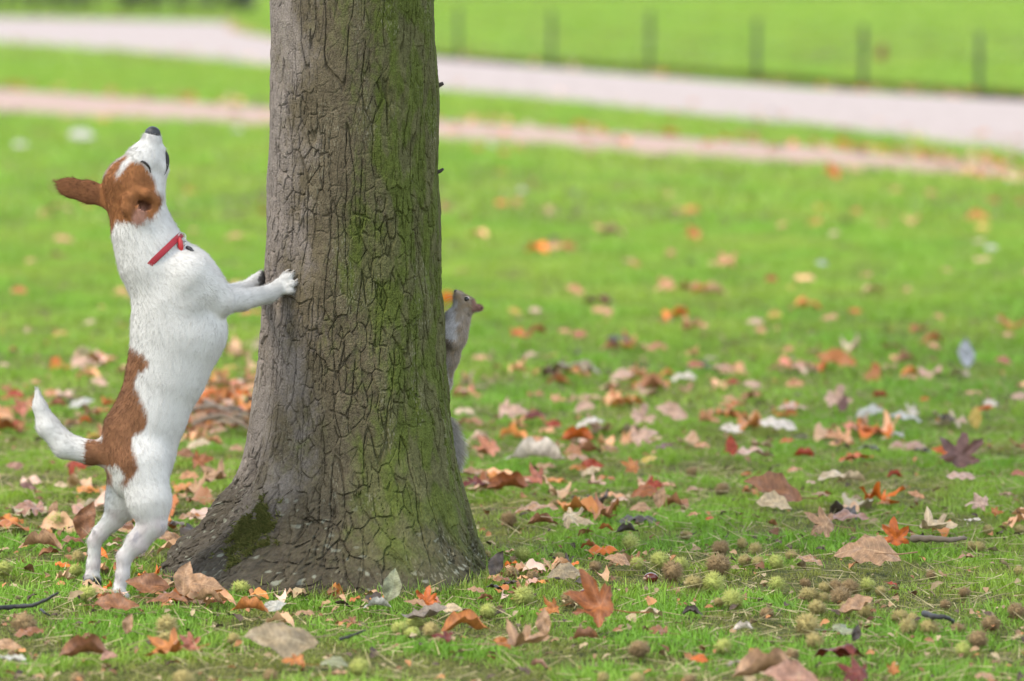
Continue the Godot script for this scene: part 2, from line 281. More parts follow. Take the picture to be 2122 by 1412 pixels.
	[0.499, -9.618, 0.039, "red", "O", "t"],
	[-0.108, -9.396, 0.03, "pink", "O", "f"],
	[-0.104, -8.899, 0.056, "cream", "O", "f"],
	[0.099, -9.202, 0.044, "peach", "L", "t"],
	[-0.001, -8.847, 0.08, "pink", "L", "t"],
	[0.044, -8.832, 0.056, "darkred", "O", "c"],
	[0.084, -8.736, 0.038, "red", "O", "t"],
	[0.155, -8.994, 0.049, "pink", "O", "t"],
	[0.163, -8.704, 0.071, "white", "O", "c"],
	[0.134, -8.486, 0.071, "vivid", "O", "c", "vivid orange-red domed leaf behind the squirrel's tail"],
	[0.27, -8.788, 0.072, "pink", "L", "t"],
	[0.332, -8.826, 0.072, "pink", "O", "t"],
	[0.406, -8.779, 0.052, "peach", "L", "c"],
	[0.461, -9.04, 0.043, "peach", "O", "f"],
	[0.444, -8.64, 0.041, "white", "O", "t"],
	[-0.049, -8.239, 0.078, "salmon", "L", "t", "salmon lobed leaf just right of the squirrel's tail"],
	[0.046, -8.111, 0.11, "white", "O", "c", "long curled leaf with white rim behind the trunk"],
	[0.051, -8.41, 0.049, "peach", "O", "t"],
	[0.257, -8.363, 0.072, "pink", "L", "t"],
	[0.298, -8.244, 0.054, "purple", "L", "f"],
	[0.371, -8.279, 0.043, "peach", "L", "f"],
	[0.426, -8.23, 0.032, "red", "O", "t"],
	[0.122, -8.054, 0.056, "tan", "O", "f"],
	[0.153, -7.996, 0.042, "red", "O", "t"],
	[0.224, -7.937, 0.047, "orange", "L", "t"],
	[0.258, -8.019, 0.042, "yellow", "O", "f"],
	[0.042, -7.777, 0.056, "rose", "L", "t"],
	[-0.003, -7.662, 0.08, "russet", "O", "c"],
	[0.145, -7.868, 0.046, "cream", "O", "f"],
	[0.172, -7.798, 0.041, "orange", "O", "c"],
	[0.152, -7.694, 0.042, "pink", "L", "f"],
	[0.258, -7.651, 0.042, "red", "L", "t"],
	[0.28, -7.655, 0.036, "peach", "O", "f"],
	[-0.067, -7.641, 0.054, "darkred", "L", "f"],
	[-0.069, -7.846, 0.055, "tan", "O", "f"],
	[0.778, -12.756, 0.043, "red", "O", "t"],
	[0.71, -11.468, 0.047, "yellow", "O", "t"],
	[0.641, -11.215, 0.048, "pink", "O", "t"],
	[0.639, -10.932, 0.035, "peach", "O", "t"],
	[0.937, -11.61, 0.037, "vivid", "O", "t"],
	[0.847, -11.323, 0.061, "peach", "L", "f"],
	[1.147, -11.42, 0.034, "peach", "O", "t"],
	[0.679, -10.42, 0.033, "peach", "O", "t"],
	[0.768, -10.063, 0.1, "orange", "O", "t", "orange oval leaf with a dark spot lying alone on the right lawn"],
	[1.037, -10.423, 0.054, "peach", "L", "f"],
	[1.073, -10.031, 0.054, "blue", "O", "u", "pale blue-grey leaf standing alone on the right lawn"],
	[1.264, -10.817, 0.059, "peach", "L", "f"],
	[1.165, -10.063, 0.043, "rose", "O", "t"],
	[0.539, -9.524, 0.043, "pink", "O", "t"],
	[0.638, -9.589, 0.046, "peach", "O", "t"],
	[0.904, -9.668, 0.057, "peach", "L", "f"],
	[0.809, -9.355, 0.038, "red", "O", "c"],
	[0.471, -9.159, 0.046, "peach", "O", "f"],
	[0.474, -8.986, 0.057, "orange", "O", "f"],
	[0.595, -8.996, 0.067, "pink", "O", "f"],
	[0.698, -9.09, 0.084, "pink", "L", "t"],
	[0.704, -9.012, 0.031, "purple", "O", "u"],
	[0.758, -8.945, 0.069, "pale", "O", "c"],
	[0.808, -8.749, 0.083, "pale", "O", "f"],
	[0.847, -8.998, 0.045, "white", "L", "t"],
	[0.903, -9.283, 0.025, "vivid", "O", "t"],
	[1.012, -9.321, 0.051, "peach", "O", "f"],
	[0.907, -8.849, 0.038, "dark", "O", "t"],
	[0.929, -8.779, 0.032, "pink", "O", "f"],
	[0.954, -8.721, 0.037, "yellow", "O", "u"],
	[0.996, -8.967, 0.047, "vivid", "O", "f"],
	[1.032, -9.138, 0.035, "white", "O", "t"],
	[1.107, -9.268, 0.04, "pink", "O", "t"],
	[0.452, -8.571, 0.056, "white", "L", "f"],
	[0.54, -8.64, 0.09, "white", "O", "f"],
	[0.579, -8.506, 0.031, "olive", "O", "t"],
	[0.644, -8.47, 0.04, "peach", "O", "t"],
	[0.724, -8.58, 0.047, "vivid", "O", "f"],
	[0.77, -8.474, 0.036, "pale", "O", "f"],
	[0.425, -8.202, 0.033, "red", "O", "u"],
	[0.465, -8.126, 0.085, "pink", "O", "f"],
	[0.542, -8.353, 0.036, "vivid", "O", "f"],
	[0.563, -8.17, 0.044, "red", "O", "c"],
	[0.693, -8.211, 0.054, "olive", "O", "c"],
	[0.653, -8.043, 0.069, "vivid", "O", "f"],
	[0.595, -7.743, 0.088, "cream", "O", "f"],
	[0.621, -7.743, 0.053, "cream", "O", "c"],
	[0.707, -7.805, 0.032, "red", "O", "c"],
	[0.817, -7.727, 0.063, "pink", "O", "f"],
	[0.526, -7.879, 0.034, "peach", "O", "f"],
	[0.541, -7.694, 0.024, "pink", "O", "f"],
	[0.94, -7.858, 0.032, "rose", "O", "t"],
	[0.545, -7.488, 0.034, "tan", "O", "f"],
	[0.715, -7.487, 0.036, "peach", "O", "f"],
	[0.886, -7.557, 0.034, "tan", "O", "f"],
	[0.329, -7.628, 0.035, "tan", "O", "f"],
	[0.431, -7.817, 0.027, "orange", "O", "f"],
	[0.651, -7.427, 0.025, "orange", "O", "f"],
	[-2.57, -22.3, 0.086, "pale", "O", "t"],
	[-1.534, -14.539, 0.076, "peach", "O", "f"],
	[-0.945, -14.611, 0.079, "peach", "O", "f"],
	[-1.423, -12.285, 0.053, "orange", "O", "t"],
	[-0.707, -11.404, 0.072, "orange", "O", "f"],
	[-1.15, -10.826, 0.051, "yellow", "O", "f"],
	[-1.115, -11.218, 0.033, "cream", "O", "t"],
	[-2.343, -23.263, 0.158, "pale", "O", "t"],
	[-1.13, -15.097, 0.044, "peach", "O", "f"],
	[-0.04, -16.788, 0.065, "vivid", "O", "t"],
	[1.43, -19.034, 0.112, "vivid", "L", "t"],
	[0.624, -14.658, 0.083, "orange", "L", "t"],
	[1.32, -16.325, 0.044, "orange", "O", "t"],
	[1.933, -17.093, 0.05, "red", "O", "t"],
	[2.04, -17.1, 0.046, "red", "O", "t"],
	[1.682, -15.242, 0.059, "yellow", "O", "t"],
	[0.139, -14.234, 0.061, "peach", "O", "t"],
	[0.143, -14.721, 0.043, "dark", "O", "t"],
	[0.663, -13.32, 0.099, "peach", "L", "f"],
	[0.979, -13.455, 0.037, "blue", "O", "t"],
	[0.259, -17.715, 0.052, "dark", "O", "t"],
	[-0.034, -21.348, 0.072, "orange", "O", "t"],
	[-0.176, -21.946, 0.06, "orange", "O", "t"],
	[1.6, -14.204, 0.048, "pale", "O", "t"],
	[0.311, -15.326, 0.042, "peach", "O", "t"],
	[0.039, -17.961, 0.045, "pale", "O", "t"],
	[0.64, -16.435, 0.037, "rose", "O", "t"],
	[1.733, -17.617, 0.044, "peach", "O", "t"],
	[1.137, -15.047, 0.041, "pink", "O", "t"],
	[0.969, -15.309, 0.052, "peach", "O", "f"],
	[0.523, -14.021, 0.041, "rose", "O", "t"],
	[1.074, -12.908, 0.05, "peach", "O", "f"],
	[0.39, -13.455, 0.037, "orange", "O", "t"],
	[-0.781, -11.653, 0.029, "peach", "O", "f"],
	[-1.526, -13.45, 0.04, "peach", "O", "f"],
	[-1.125, -11.656, 0.026, "yellow", "O", "f"],
	[-0.796, -12.631, 0.034, "yellow", "O", "f"],
	[1.338, -13.129, 0.039, "peach", "O", "f"],
	[0.811, -12.351, 0.031, "yellow", "O", "f"],
	[1.147, -12.347, 0.034, "peach", "O", "f"],
	[-2.402, -26.739, 0.048, "pale", "O", "t"],
	[0.501, -24.47, 0.066, "orange", "O", "t"],
	[-2.341, -26.249, 0.071, "cream", "O", "f"],
	[2.271, -18.724, 0.051, "peach", "O", "f"],
	[2.443, -20.991, 0.038, "pale", "O", "t"],
	[2.034, -21.26, 0.038, "tan", "O", "t"],
	[1.145, -21.491, 0.058, "pale", "O", "f"],
	[-1.579, -24.543, 0.067, "pale", "O", "t"],
	[-2.991, -31.939, 0.072, "orange", "O", "t"],
	[-1.436, -25.665, 0.046, "tan", "O", "f"],
	[2.107, -19.157, 0.052, "peach", "O", "t"],
	[1.819, -21.97, 0.05, "pale", "O", "f"],
	[-0.108, -22.241, 0.06, "pale", "O", "t"],
	[-3.976, -33.429, 0.091, "orange", "O", "f"],
	[-2.037, -31.033, 0.056, "cream", "O", "f"],
	[2.148, -21.436, 0.058, "tan", "O", "t"],
	[1.586, -19.491, 0.044, "tan", "O", "f"],
	[-1.999, -30.354, 0.055, "cream", "O", "t"],
	[1.265, -23.702, 0.064, "orange", "O", "t"],
	[2.289, -21.217, 0.058, "cream", "O", "t"],
	[0.091, -25.213, 0.068, "cream", "O", "t"],
	[-2.753, -26.333, 0.071, "peach", "O", "f"],
	[0.052, -21.819, 0.039, "orange", "O", "f"],
	[-3.843, -33.892, 0.077, "tan", "O", "f"],
	[2.208, -18.93, 0.034, "pale", "O", "t"],
	[2.159, -21.326, 0.058, "orange", "O", "f"],
	[0.394, -21.48, 0.039, "peach", "O", "t"],
	[-3.167, -27.446, 0.05, "tan", "O", "f"],
	[2.384, -21.403, 0.048, "peach", "O", "t"],
	[0.469, -21.603, 0.059, "pale", "O", "f"],
	[0.119, -24.543, 0.067, "pale", "O", "t"],
	[-1.15, -24.572, 0.056, "tan", "O", "t"],
	[-0.546, -24.528, 0.044, "tan", "O", "t"],
	[-0.04, -23.302, 0.063, "orange", "O", "f"],
]  # x, z, width, colour, outline, pose, words for the label
const BURRS := [
	[0.371, -6.74, 0.024, 1], [0.391, -6.717, 0.024, 1], [0.42, -6.717, 0.027, 0], [0.407, -6.504, 0.031, 0], [0.454, -6.54, 0.02, 2], [0.482, -6.504, 0.024, 1], [0.499, -6.504, 0.026, 2], [0.518, -6.483, 0.032, 2], [0.548, -6.514, 0.028, 0], [0.566, -6.483, 0.019, 1], [0.449, -6.392, 0.033, 1], [0.471, -6.392, 0.023, 1], [0.495, -6.357, 0.037, 2], [0.452, -6.25, 0.03, 1], [0.426, -6.082, 0.04, 1], [0.426, -5.932, 0.031, 1], [0.496, -6.26, 0.024, 1], [0.52, -6.212, 0.031, 1], [0.567, -6.174, 0.028, 1], [0.585, -6.165, 0.021, 1], [0.567, -6.051, 0.031, 1], [0.599, -6.051, 0.034, 1], [0.641, -6.069, 0.025, 2], [0.692, -6.101, 0.032, 2], [0.658, -5.954, 0.032, 2], [0.745, -6.236, 0.032, 2], [0.626, -5.855, 0.026, 0], [0.755, -6.969, 0.02, 1], [0.769, -6.957, 0.024, 1], [0.857, -7.145, 0.021, 1], [0.804, -7.145, 0.021, 1], [0.386, -5.83, 0.024, 2], [0.358, -5.785, 0.021, 2], [0.799, -6.657, 0.02, 1], [0.397, -6.904, 0.027, 1], [0.375, -6.217, 0.025, 2], [0.016, -6.835, 0.031, 0], [0.076, -6.841, 0.022, 1], [0.075, -6.745, 0.024, 1], [0.199, -6.723, 0.026, 0], [0.235, -6.723, 0.035, 0], [0.267, -6.706, 0.027, 0], [0.194, -6.951, 0.035, 0], [0.25, -6.577, 0.037, 2], [0.279, -6.488, 0.032, 1], [0.309, -6.473, 0.037, 0], [0.329, -6.298, 0.036, 0], [0.309, -6.318, 0.019, 1], [0.105, -6.577, 0.03, 0], [-0.001, -6.609, 0.027, 2], [0.031, -6.577, 0.024, 2], [0.017, -6.357, 0.036, 0], [0.089, -6.328, 0.033, 2], [0.136, -6.357, 0.033, 2], [0.177, -5.885, 0.033, 2], [0.295, -5.898, 0.028, 0], [-0.005, -7.272, 0.033, 2], [0.167, -5.606, 0.025, 1], [0.34, -6.904, 0.033, 2], [0.325, -6.641, 0.045, 2], [0.369, -6.74, 0.017, 1], [0.381, -7.005, 0.021, 1], [-0.041, -6.852, 0.017, 1], [0.132, -6.706, 0.023, 2], [-0.035, -6.231, 0.028, 0], [0.076, -7.471, 0.022, 2], [-0.413, -6.447, 0.032, 0], [-0.493, -6.042, 0.038, 1], [-0.486, -5.954, 0.031, 1], [-0.161, -6.069, 0.026, 0], [-0.141, -6.133, 0.032, 0], [-0.142, -6.02, 0.025, 0], [-0.115, -6.051, 0.03, 1], [-0.096, -5.971, 0.023, 1], [-0.206, -5.712, 0.03, 0], [-0.437, -5.613, 0.033, 1], [-0.394, -5.984, 0.022, 1], [-0.7, -6.824, 0.025, 1], [-0.689, -6.663, 0.027, 0], [-0.639, -6.367, 0.032, 0], [-0.774, -7.208, 0.038, 0], [-0.797, -6.625, 0.031, 0], [-0.7, -6.064, 0.041, 2], [-0.647, -6.717, 0.018, 2], [0.339, -7.933, 0.029, 2], [0.383, -7.71, 0.031, 2], [0.29, -7.084, 0.021, 1], [0.452, -6.847, 0.022, 1], [0.657, -6.625, 0.019, 2], [0.69, -6.442, 0.02, 2], [0.648, -6.318, 0.019, 2], [0.122, -5.641, 0.019, 1], [0.237, -5.621, 0.019, 2], [-0.323, -5.641, 0.022, 2], [-0.579, -5.621, 0.022, 2],
]  # x, z, width, 0 green 1 yellow-brown 2 brown
const NUTS := [Vector3(0.216, 0.018, -6.573), Vector3(0.11, 0.016, -6.403), Vector3(0.13, 0.014, -6.342)]
const TWIG_A := [Vector3(-0.756, 0.03, -6.159), Vector3(-0.729, 0.028, -6.191), Vector3(-0.7, 0.034, -6.166), Vector3(-0.677, 0.045, -6.149), Vector3(-0.655, 0.062, -6.096)]
const TWIG_B := [Vector3(-0.24, 0.03, -5.873), Vector3(-0.223, 0.036, -5.869), Vector3(-0.203, 0.046, -5.857)]
const TWIG_C := [Vector3(0.596, 0.03, -6.108), Vector3(0.604, 0.04, -6.015), Vector3(0.617, 0.042, -5.998), Vector3(0.63, 0.03, -6.031)]
const STICK := [Vector3(0.662, 0.02, -6.99), Vector3(0.689, 0.026, -6.951), Vector3(0.718, 0.026, -6.939), Vector3(0.749, 0.024, -6.978)]
const TWIG_D := [Vector3(-0.678, 0.03, -8.954), Vector3(-0.614, 0.05, -8.84), Vector3(-0.546, 0.03, -8.876)]
const TWIG_E := [Vector3(-0.652, 0.03, -8.669), Vector3(-0.591, 0.05, -8.648), Vector3(-0.534, 0.03, -8.596)]
const TWIG_F := [Vector3(-0.655, 0.04, -9.057), Vector3(-0.587, 0.05, -8.743), Vector3(-0.548, 0.03, -8.743)]
const TWIG_G := [Vector3(-0.693, 0.02, -6.216), Vector3(-0.679, 0.024, -6.152), Vector3(-0.676, 0.016, -6.186)]

var rng := RandomNumberGenerator.new()
var used := {}
var cam: Camera3D
var coarse := FastNoiseLite.new()
var fine := FastNoiseLite.new()

# ------------------------------------------------------------------ helpers
func numbered(called: String) -> String:
	var n: int = used.get(called, 0)
	used[called] = n + 1
	return called if n == 0 else "%s_%03d" % [called, n]

func tag(o: Node, label := "", category := "", group := "", kind := "") -> void:
	if label: o.set_meta("label", label)
	if category: o.set_meta("category", category)
	if group: o.set_meta("group", group)
	if kind: o.set_meta("kind", kind)

func base(called: String, at: Vector3) -> Node3D:
	var o := Node3D.new()
	o.name = numbered(called)
	o.position = at
	add_child(o)
	return o

func part(called: String, mesh: Mesh, m: Material, parent: Node) -> MeshInstance3D:
	var o := MeshInstance3D.new()
	o.name = numbered(called) if parent == self else called
	o.mesh = mesh
	o.material_override = m
	parent.add_child(o, true)
	return o

func paint(linear: Color, rough := 0.9, vertex := false, spec := 0.5) -> StandardMaterial3D:
	var m := StandardMaterial3D.new()
	m.albedo_color = linear.linear_to_srgb()
	m.roughness = rough
	m.metallic_specular = spec
	m.vertex_color_use_as_albedo = vertex
	m.cull_mode = BaseMaterial3D.CULL_DISABLED
	return m

func relief(m: StandardMaterial3D, frequency: float, octaves: int, depth: float, scale: float, seed_: int) -> void:
	var n := FastNoiseLite.new()
	n.seed = seed_
	n.frequency = frequency
	n.fractal_octaves = octaves
	var t := NoiseTexture2D.new()
	t.width = 512
	t.height = 512
	t.seamless = true
	t.noise = n
	m.heightmap_enabled = true
	m.heightmap_texture = t
	m.heightmap_scale = depth
	m.uv1_triplanar = true
	m.uv1_scale = Vector3.ONE * scale

func arrays(v: PackedVector3Array, n: PackedVector3Array, c: PackedColorArray, uv: PackedVector2Array, idx: PackedInt32Array) -> ArrayMesh:
	var a := []
	a.resize(Mesh.ARRAY_MAX)
	a[Mesh.ARRAY_VERTEX] = v
	if n.size(): a[Mesh.ARRAY_NORMAL] = n
	if c.size(): a[Mesh.ARRAY_COLOR] = c
	if uv.size(): a[Mesh.ARRAY_TEX_UV] = uv
	a[Mesh.ARRAY_INDEX] = idx
	var m := ArrayMesh.new()
	m.add_surface_from_arrays(Mesh.PRIMITIVE_TRIANGLES, a)
	return m

func smooth_normals(v: PackedVector3Array, idx: PackedInt32Array) -> PackedVector3Array:
	var n := PackedVector3Array()
	n.resize(v.size())
	for i in range(0, idx.size(), 3):
		var a := idx[i]
		var b := idx[i + 1]
		var c := idx[i + 2]
		var f := (v[c] - v[a]).cross(v[b] - v[a])
		n[a] += f
		n[b] += f
		n[c] += f
	for i in n.size():
		n[i] = n[i].normalized()
	return n

func tube(points: Array, radii: Array, sides := 8) -> ArrayMesh:
	# a tapered, closed tube along points
	var v := PackedVector3Array()
	var idx := PackedInt32Array()
	var count := points.size()
	for i in count:
		var d: Vector3 = (points[mini(i + 1, count - 1)] - points[maxi(i - 1, 0)]).normalized()
		var u := d.cross(Vector3.UP if absf(d.y) < 0.9 else Vector3.RIGHT).normalized()
		var w := d.cross(u)
		for k in sides:
			var a := TAU * k / sides
			v.append(points[i] + (u * cos(a) + w * sin(a)) * float(radii[i]))
	for i in count - 1:
		for k in sides:
			var a := i * sides + k
			var b := i * sides + (k + 1) % sides
			idx.append_array([a, a + sides, b, b, a + sides, b + sides])
	for e in 2:
		var at := v.size()
		v.append(points[0] if e == 0 else points[count - 1])
		var first := 0 if e == 0 else (count - 1) * sides
		for k in sides:
			var a := first + k
			var b := first + (k + 1) % sides
			idx.append_array([at, a, b] if e == 0 else [at, b, a])
	return arrays(v, smooth_normals(v, idx), PackedColorArray(), PackedVector2Array(), idx)

func smooth_path(points: Array, steps := 5) -> Array:
	var c := Curve3D.new()
	for i in points.size():
		var t: Vector3 = (points[mini(i + 1, points.size() - 1)] - points[maxi(i - 1, 0)]) / 6.0
		c.add_point(points[i], -t, t)
	var out := []
	for i in points.size() - 1:
		for k in steps:
			out.append(c.sample(i, float(k) / steps))
	out.append(points[-1])
	return out

func bulk(called: String, mesh: Mesh, m: Material, where: Array, tint: PackedColorArray, parent: Node) -> MultiMeshInstance3D:
	var mm := MultiMesh.new()
	mm.transform_format = MultiMesh.TRANSFORM_3D
	mm.use_colors = true
	mm.mesh = mesh
	mm.instance_count = where.size()
	for i in where.size():
		mm.set_instance_transform(i, where[i])
		mm.set_instance_color(i, tint[i])
	var o := MultiMeshInstance3D.new()
	o.name = numbered(called) if parent == self else called
	o.multimesh = mm
	o.material_override = m
	parent.add_child(o, true)
	return o

func lay(x: float, z: float) -> float:
	# the lie of the ground
	return 0.010 * coarse.get_noise_2d(x * 2.2, z * 2.2)

func in_frame(p: Vector3) -> Vector2:
	var q := cam.transform.affine_inverse() * p
	var half := tan(deg_to_rad(cam.fov) / 2.0)
	return Vector2(q.x / -q.z / half, q.y / -q.z / half)

# ------------------------------------------------------------------ rounded bodies from bones (surface nets)
var bone_a: PackedVector3Array
var bone_d: PackedVector3Array
var bone_l: PackedFloat32Array
var bone_ra: PackedFloat32Array
var bone_rb: PackedFloat32Array
var bone_z: PackedFloat32Array
var bone_k: PackedFloat32Array

func take_bones(list: Array) -> void:
	bone_a = PackedVector3Array(); bone_d = PackedVector3Array(); bone_l = PackedFloat32Array()
	bone_ra = PackedFloat32Array(); bone_rb = PackedFloat32Array(); bone_z = PackedFloat32Array(); bone_k = PackedFloat32Array()
	for b in list:
		var s: float = b[8]
		var a := Vector3(b[0], b[1], b[2] / s)
		var e := Vector3(b[4], b[5], b[6] / s)
		bone_a.append(a)
		bone_d.append(e - a)
		bone_l.append(maxf((e - a).length_squared(), 1e-8))
		bone_ra.append(b[3])
		bone_rb.append(b[7] - b[3])
		bone_z.append(s)
		bone_k.append(b[9])

func gap(p: Vector3, list: PackedInt32Array) -> float:
	var d := 1.0
	for i in list:
		var q := p
		q.z = p.z / bone_z[i]
		q -= bone_a[i]
		var t := clampf(q.dot(bone_d[i]) / bone_l[i], 0.0, 1.0)
		var e := ((q - bone_d[i] * t).length() - bone_ra[i] - bone_rb[i] * t) * minf(1.0, bone_z[i])
		var k := bone_k[i]
		var h := k - absf(d - e)
		d = minf(d, e)
		if h > 0.0:
			d -= h * h / (4.0 * k)
	return d

func nets(cell: float) -> Array:
	# [vertices, indices] of the surface round the bones taken
	var lo := Vector3(9, 9, 9)
	var hi := -lo
	var every := PackedInt32Array()
	for i in bone_a.size():
		every.append(i)
		for t in 2:
			var p := bone_a[i] + bone_d[i] * t
			p.z *= bone_z[i]
			var rad := Vector3.ONE * (maxf(bone_ra[i], bone_ra[i] + bone_rb[i]) * maxf(1.0, bone_z[i]) + 0.006)
			lo = lo.min(p - rad)
			hi = hi.max(p + rad)
	var big := 16
	var size := ((hi - lo) / (cell * big)).ceil()
	var nx := int(size.x) * big + 1
	var ny := int(size.y) * big + 1
	var nz := int(size.z) * big + 1
	var value := PackedFloat32Array()
	value.resize(nx * ny * nz)
	value.fill(9.0)
	var active := []
	var reach := cell * big * 0.87
	var small := 4
	var reach_small := cell * small * 0.87
	for bx in int(size.x):
		for by in int(size.y):
			for bz in int(size.z):
				var mid := lo + (Vector3(bx, by, bz) + Vector3.ONE * 0.5) * cell * big
				if absf(gap(mid, every)) > reach * 1.25:
					continue
				var near := PackedInt32Array()
				for i in every:
					if gap(mid, PackedInt32Array([i])) < reach * 1.1 + 0.02:
						near.append(i)
				for sx in 4:
					for sy in 4:
						for sz in 4:
							var at := Vector3i(bx * big + sx * small, by * big + sy * small, bz * big + sz * small)
							if absf(gap(lo + (Vector3(at) + Vector3.ONE * small * 0.5) * cell, near)) > reach_small * 1.3:
								continue
							active.append(at)
							for x in range(at.x, at.x + small + 1):
								for y in range(at.y, at.y + small + 1):
									var row := (x * ny + y) * nz
									for z in range(at.z, at.z + small + 1):
										if value[row + z] == 9.0:
											value[row + z] = gap(lo + Vector3(x, y, z) * cell, near)
	var vert := PackedVector3Array()
	var which := PackedInt32Array()
	which.resize(value.size())
	which.fill(-1)
	var sx_ := ny * nz
	var corner := [0, 1, nz, nz + 1, sx_, sx_ + 1, sx_ + nz, sx_ + nz + 1]
	var offs := [Vector3(0, 0, 0), Vector3(0, 0, 1), Vector3(0, 1, 0), Vector3(0, 1, 1), Vector3(1, 0, 0), Vector3(1, 0, 1), Vector3(1, 1, 0), Vector3(1, 1, 1)]
	var edges := [[0, 1], [2, 3], [4, 5], [6, 7], [0, 2], [1, 3], [4, 6], [5, 7], [0, 4], [1, 5], [2, 6], [3, 7]]
	var cells := PackedInt32Array()
	for at: Vector3i in active:
		for x in range(at.x, at.x + small):
			for y in range(at.y, at.y + small):
				for z in range(at.z, at.z + small):
					var id := (x * ny + y) * nz + z
					var inside := 0
					for k in 8:
						if value[id + corner[k]] < 0.0:
							inside += 1
					if inside == 0 or inside == 8:
						continue
					var sum := Vector3.ZERO
					var n := 0
					for e in edges:
						var va := value[id + corner[e[0]]]
						var vb := value[id + corner[e[1]]]
						if (va < 0.0) != (vb < 0.0):
							sum += offs[e[0]].lerp(offs[e[1]], va / (va - vb))
							n += 1
					which[id] = vert.size()
					cells.append(id)
					vert.append(lo + (Vector3(x, y, z) + sum / n) * cell)
	var idx := PackedInt32Array()
	var steps := [1, nz, sx_]
	for id in cells:
		for ax in 3:
			var a := value[id]
			var b := value[id + steps[ax]]
			if (a < 0.0) == (b < 0.0):
				continue
			var u: int = steps[(ax + 1) % 3]
			var w: int = steps[(ax + 2) % 3]
			if id - u - w < 0:
				continue
			var q := [which[id], which[id - u], which[id - u - w], which[id - w]]
			if q.min() < 0:
				continue
			# z, y, x steps run against the usual order, so the turn is mirrored
			if a < 0.0:
				idx.append_array([q[0], q[1], q[2], q[0], q[2], q[3]])
			else:
				idx.append_array([q[0], q[2], q[1], q[0], q[3], q[2]])
	return [vert, idx]

func flow(p: Vector3) -> Vector3:
	var best := 9.0
	var dir := Vector3.DOWN
	for i in bone_a.size():
		var q := p
		q.z = p.z / bone_z[i]
		q -= bone_a[i]
		var t := clampf(q.dot(bone_d[i]) / bone_l[i], 0.0, 1.0)
		var e := ((q - bone_d[i] * t).length() - bone_ra[i] - bone_rb[i] * t) * minf(1.0, bone_z[i])
		if e < best:
			best = e
			dir = bone_d[i]
			dir.z *= bone_z[i]
	return dir.normalized()

func hair_mesh(width: float) -> ArrayMesh:
	# one hair of unit length, bent a little, as a thin three-sided spike
	var v := PackedVector3Array()
	var idx := PackedInt32Array()
	for i in 3:
		var t := i / 2.0
		var w := width * (1.0 - t * 0.75)
		for k in 3:
			var a := TAU * k / 3
			v.append(Vector3(cos(a) * w, t, sin(a) * w - 0.12 * t * t))
	for i in 2:
		for k in 3:
			var a := i * 3 + k
			var b := i * 3 + (k + 1) % 3
			idx.append_array([a, a + 3, b, b, a + 3, b + 3])
	return arrays(v, smooth_normals(v, idx), PackedColorArray(), PackedVector2Array(), idx)

# ------------------------------------------------------------------ _ready
func _ready() -> void:
	rng.seed = 7
	coarse.seed = 3
	coarse.frequency = 1.0
	fine.seed = 11
	fine.frequency = 1.0
	fine.fractal_octaves = 3
	set_camera_and_light()
	build_ground()
	build_tree()
	build_fence()
	build_hedge()
	build_grass()
	build_dog()
	build_squirrel()
	build_leaves()
	build_burrs()
	build_twigs()
	build_leaf_drift()

func set_camera_and_light() -> void:
	cam = Camera3D.new()
	cam.name = "camera"
	cam.position = Vector3(0, 0.963, 0)
	cam.rotation.x = -atan(776.0 / 8842.0)
	cam.near = 0.1
	cam.far = 900.0
	var lens := CameraAttributesPhysical.new()
	lens.frustum_focal_length = 150.29
	lens.frustum_focus_distance = 6.64
	lens.exposure_aperture = 4.3
	lens.frustum_far = 900.0
	cam.attributes = lens
	cam.fov = rad_to_deg(2.0 * atan(706.0 / 8842.0))
	add_child(cam)
	cam.make_current()
	var env := Environment.new()
	env.background_mode = Environment.BG_SKY
	var sky := ProceduralSkyMaterial.new()
	sky.sky_top_color = Color(0.80, 0.86, 0.95)
	sky.sky_horizon_color = Color(0.93, 0.95, 0.97)
	sky.sky_curve = 0.2
	sky.ground_bottom_color = Color(0.32, 0.36, 0.25)
	sky.ground_horizon_color = Color(0.55, 0.60, 0.48)
	sky.sun_angle_max = 1.0
	env.sky = Sky.new()
	env.sky.sky_material = sky
	env.background_energy_multiplier = 1.0
	env.tonemap_mode = Environment.TONE_MAPPER_LINEAR
	env.tonemap_exposure = EXPOSURE
	env.sdfgi_enabled = true
	env.ssao_enabled = true
	env.ssil_enabled = true
	var around := WorldEnvironment.new()
	around.name = "daylight"
	around.environment = env
	add_child(around)
	var sun := DirectionalLight3D.new()
	sun.name = "sun_behind_cloud"
	sun.light_color = Color(1.0, 0.97, 0.92)
	sun.light_energy = 0.5
	sun.light_angular_distance = 20.0
	sun.shadow_enabled = true
	sun.look_at_from_position(Vector3(-5.0, 8.0, 3.0), Vector3.ZERO)
	add_child(sun)

const EXPOSURE := 3.05

# ------------------------------------------------------------------ ground, path, track
func strip(far: Array, near: Array, y: float, crown: float) -> ArrayMesh:
	# a paved ribbon between two edges, a little higher along its middle, with an edge face down to the soil
	var v := PackedVector3Array()
	var idx := PackedInt32Array()
	var steps := 60
	var across := 8
	for i in steps + 1:
		var t := float(i) / steps
		var a := along(far, t)
		var b := along(near, t)
		for k in across + 1:
			var s := float(k) / across
			var p := a.lerp(b, s)
			var edge := 0.0
			if k == 0 or k == across:
				edge = -0.03
			v.append(Vector3(p.x, y + crown * (1.0 - pow(2.0 * s - 1.0, 2.0)) + edge, p.y))
	for i in steps:
		for k in across:
			var a := i * (across + 1) + k
			idx.append_array([a, a + 1, a + across + 1, a + 1, a + across + 2, a + across + 1])
	return arrays(v, smooth_normals(v, idx), PackedColorArray(), PackedVector2Array(), idx)

func along(line: Array, t: float) -> Vector2:
	var f := t * (line.size() - 1)
	var i := mini(int(f), line.size() - 2)
	return line[i].lerp(line[i + 1], f - i)

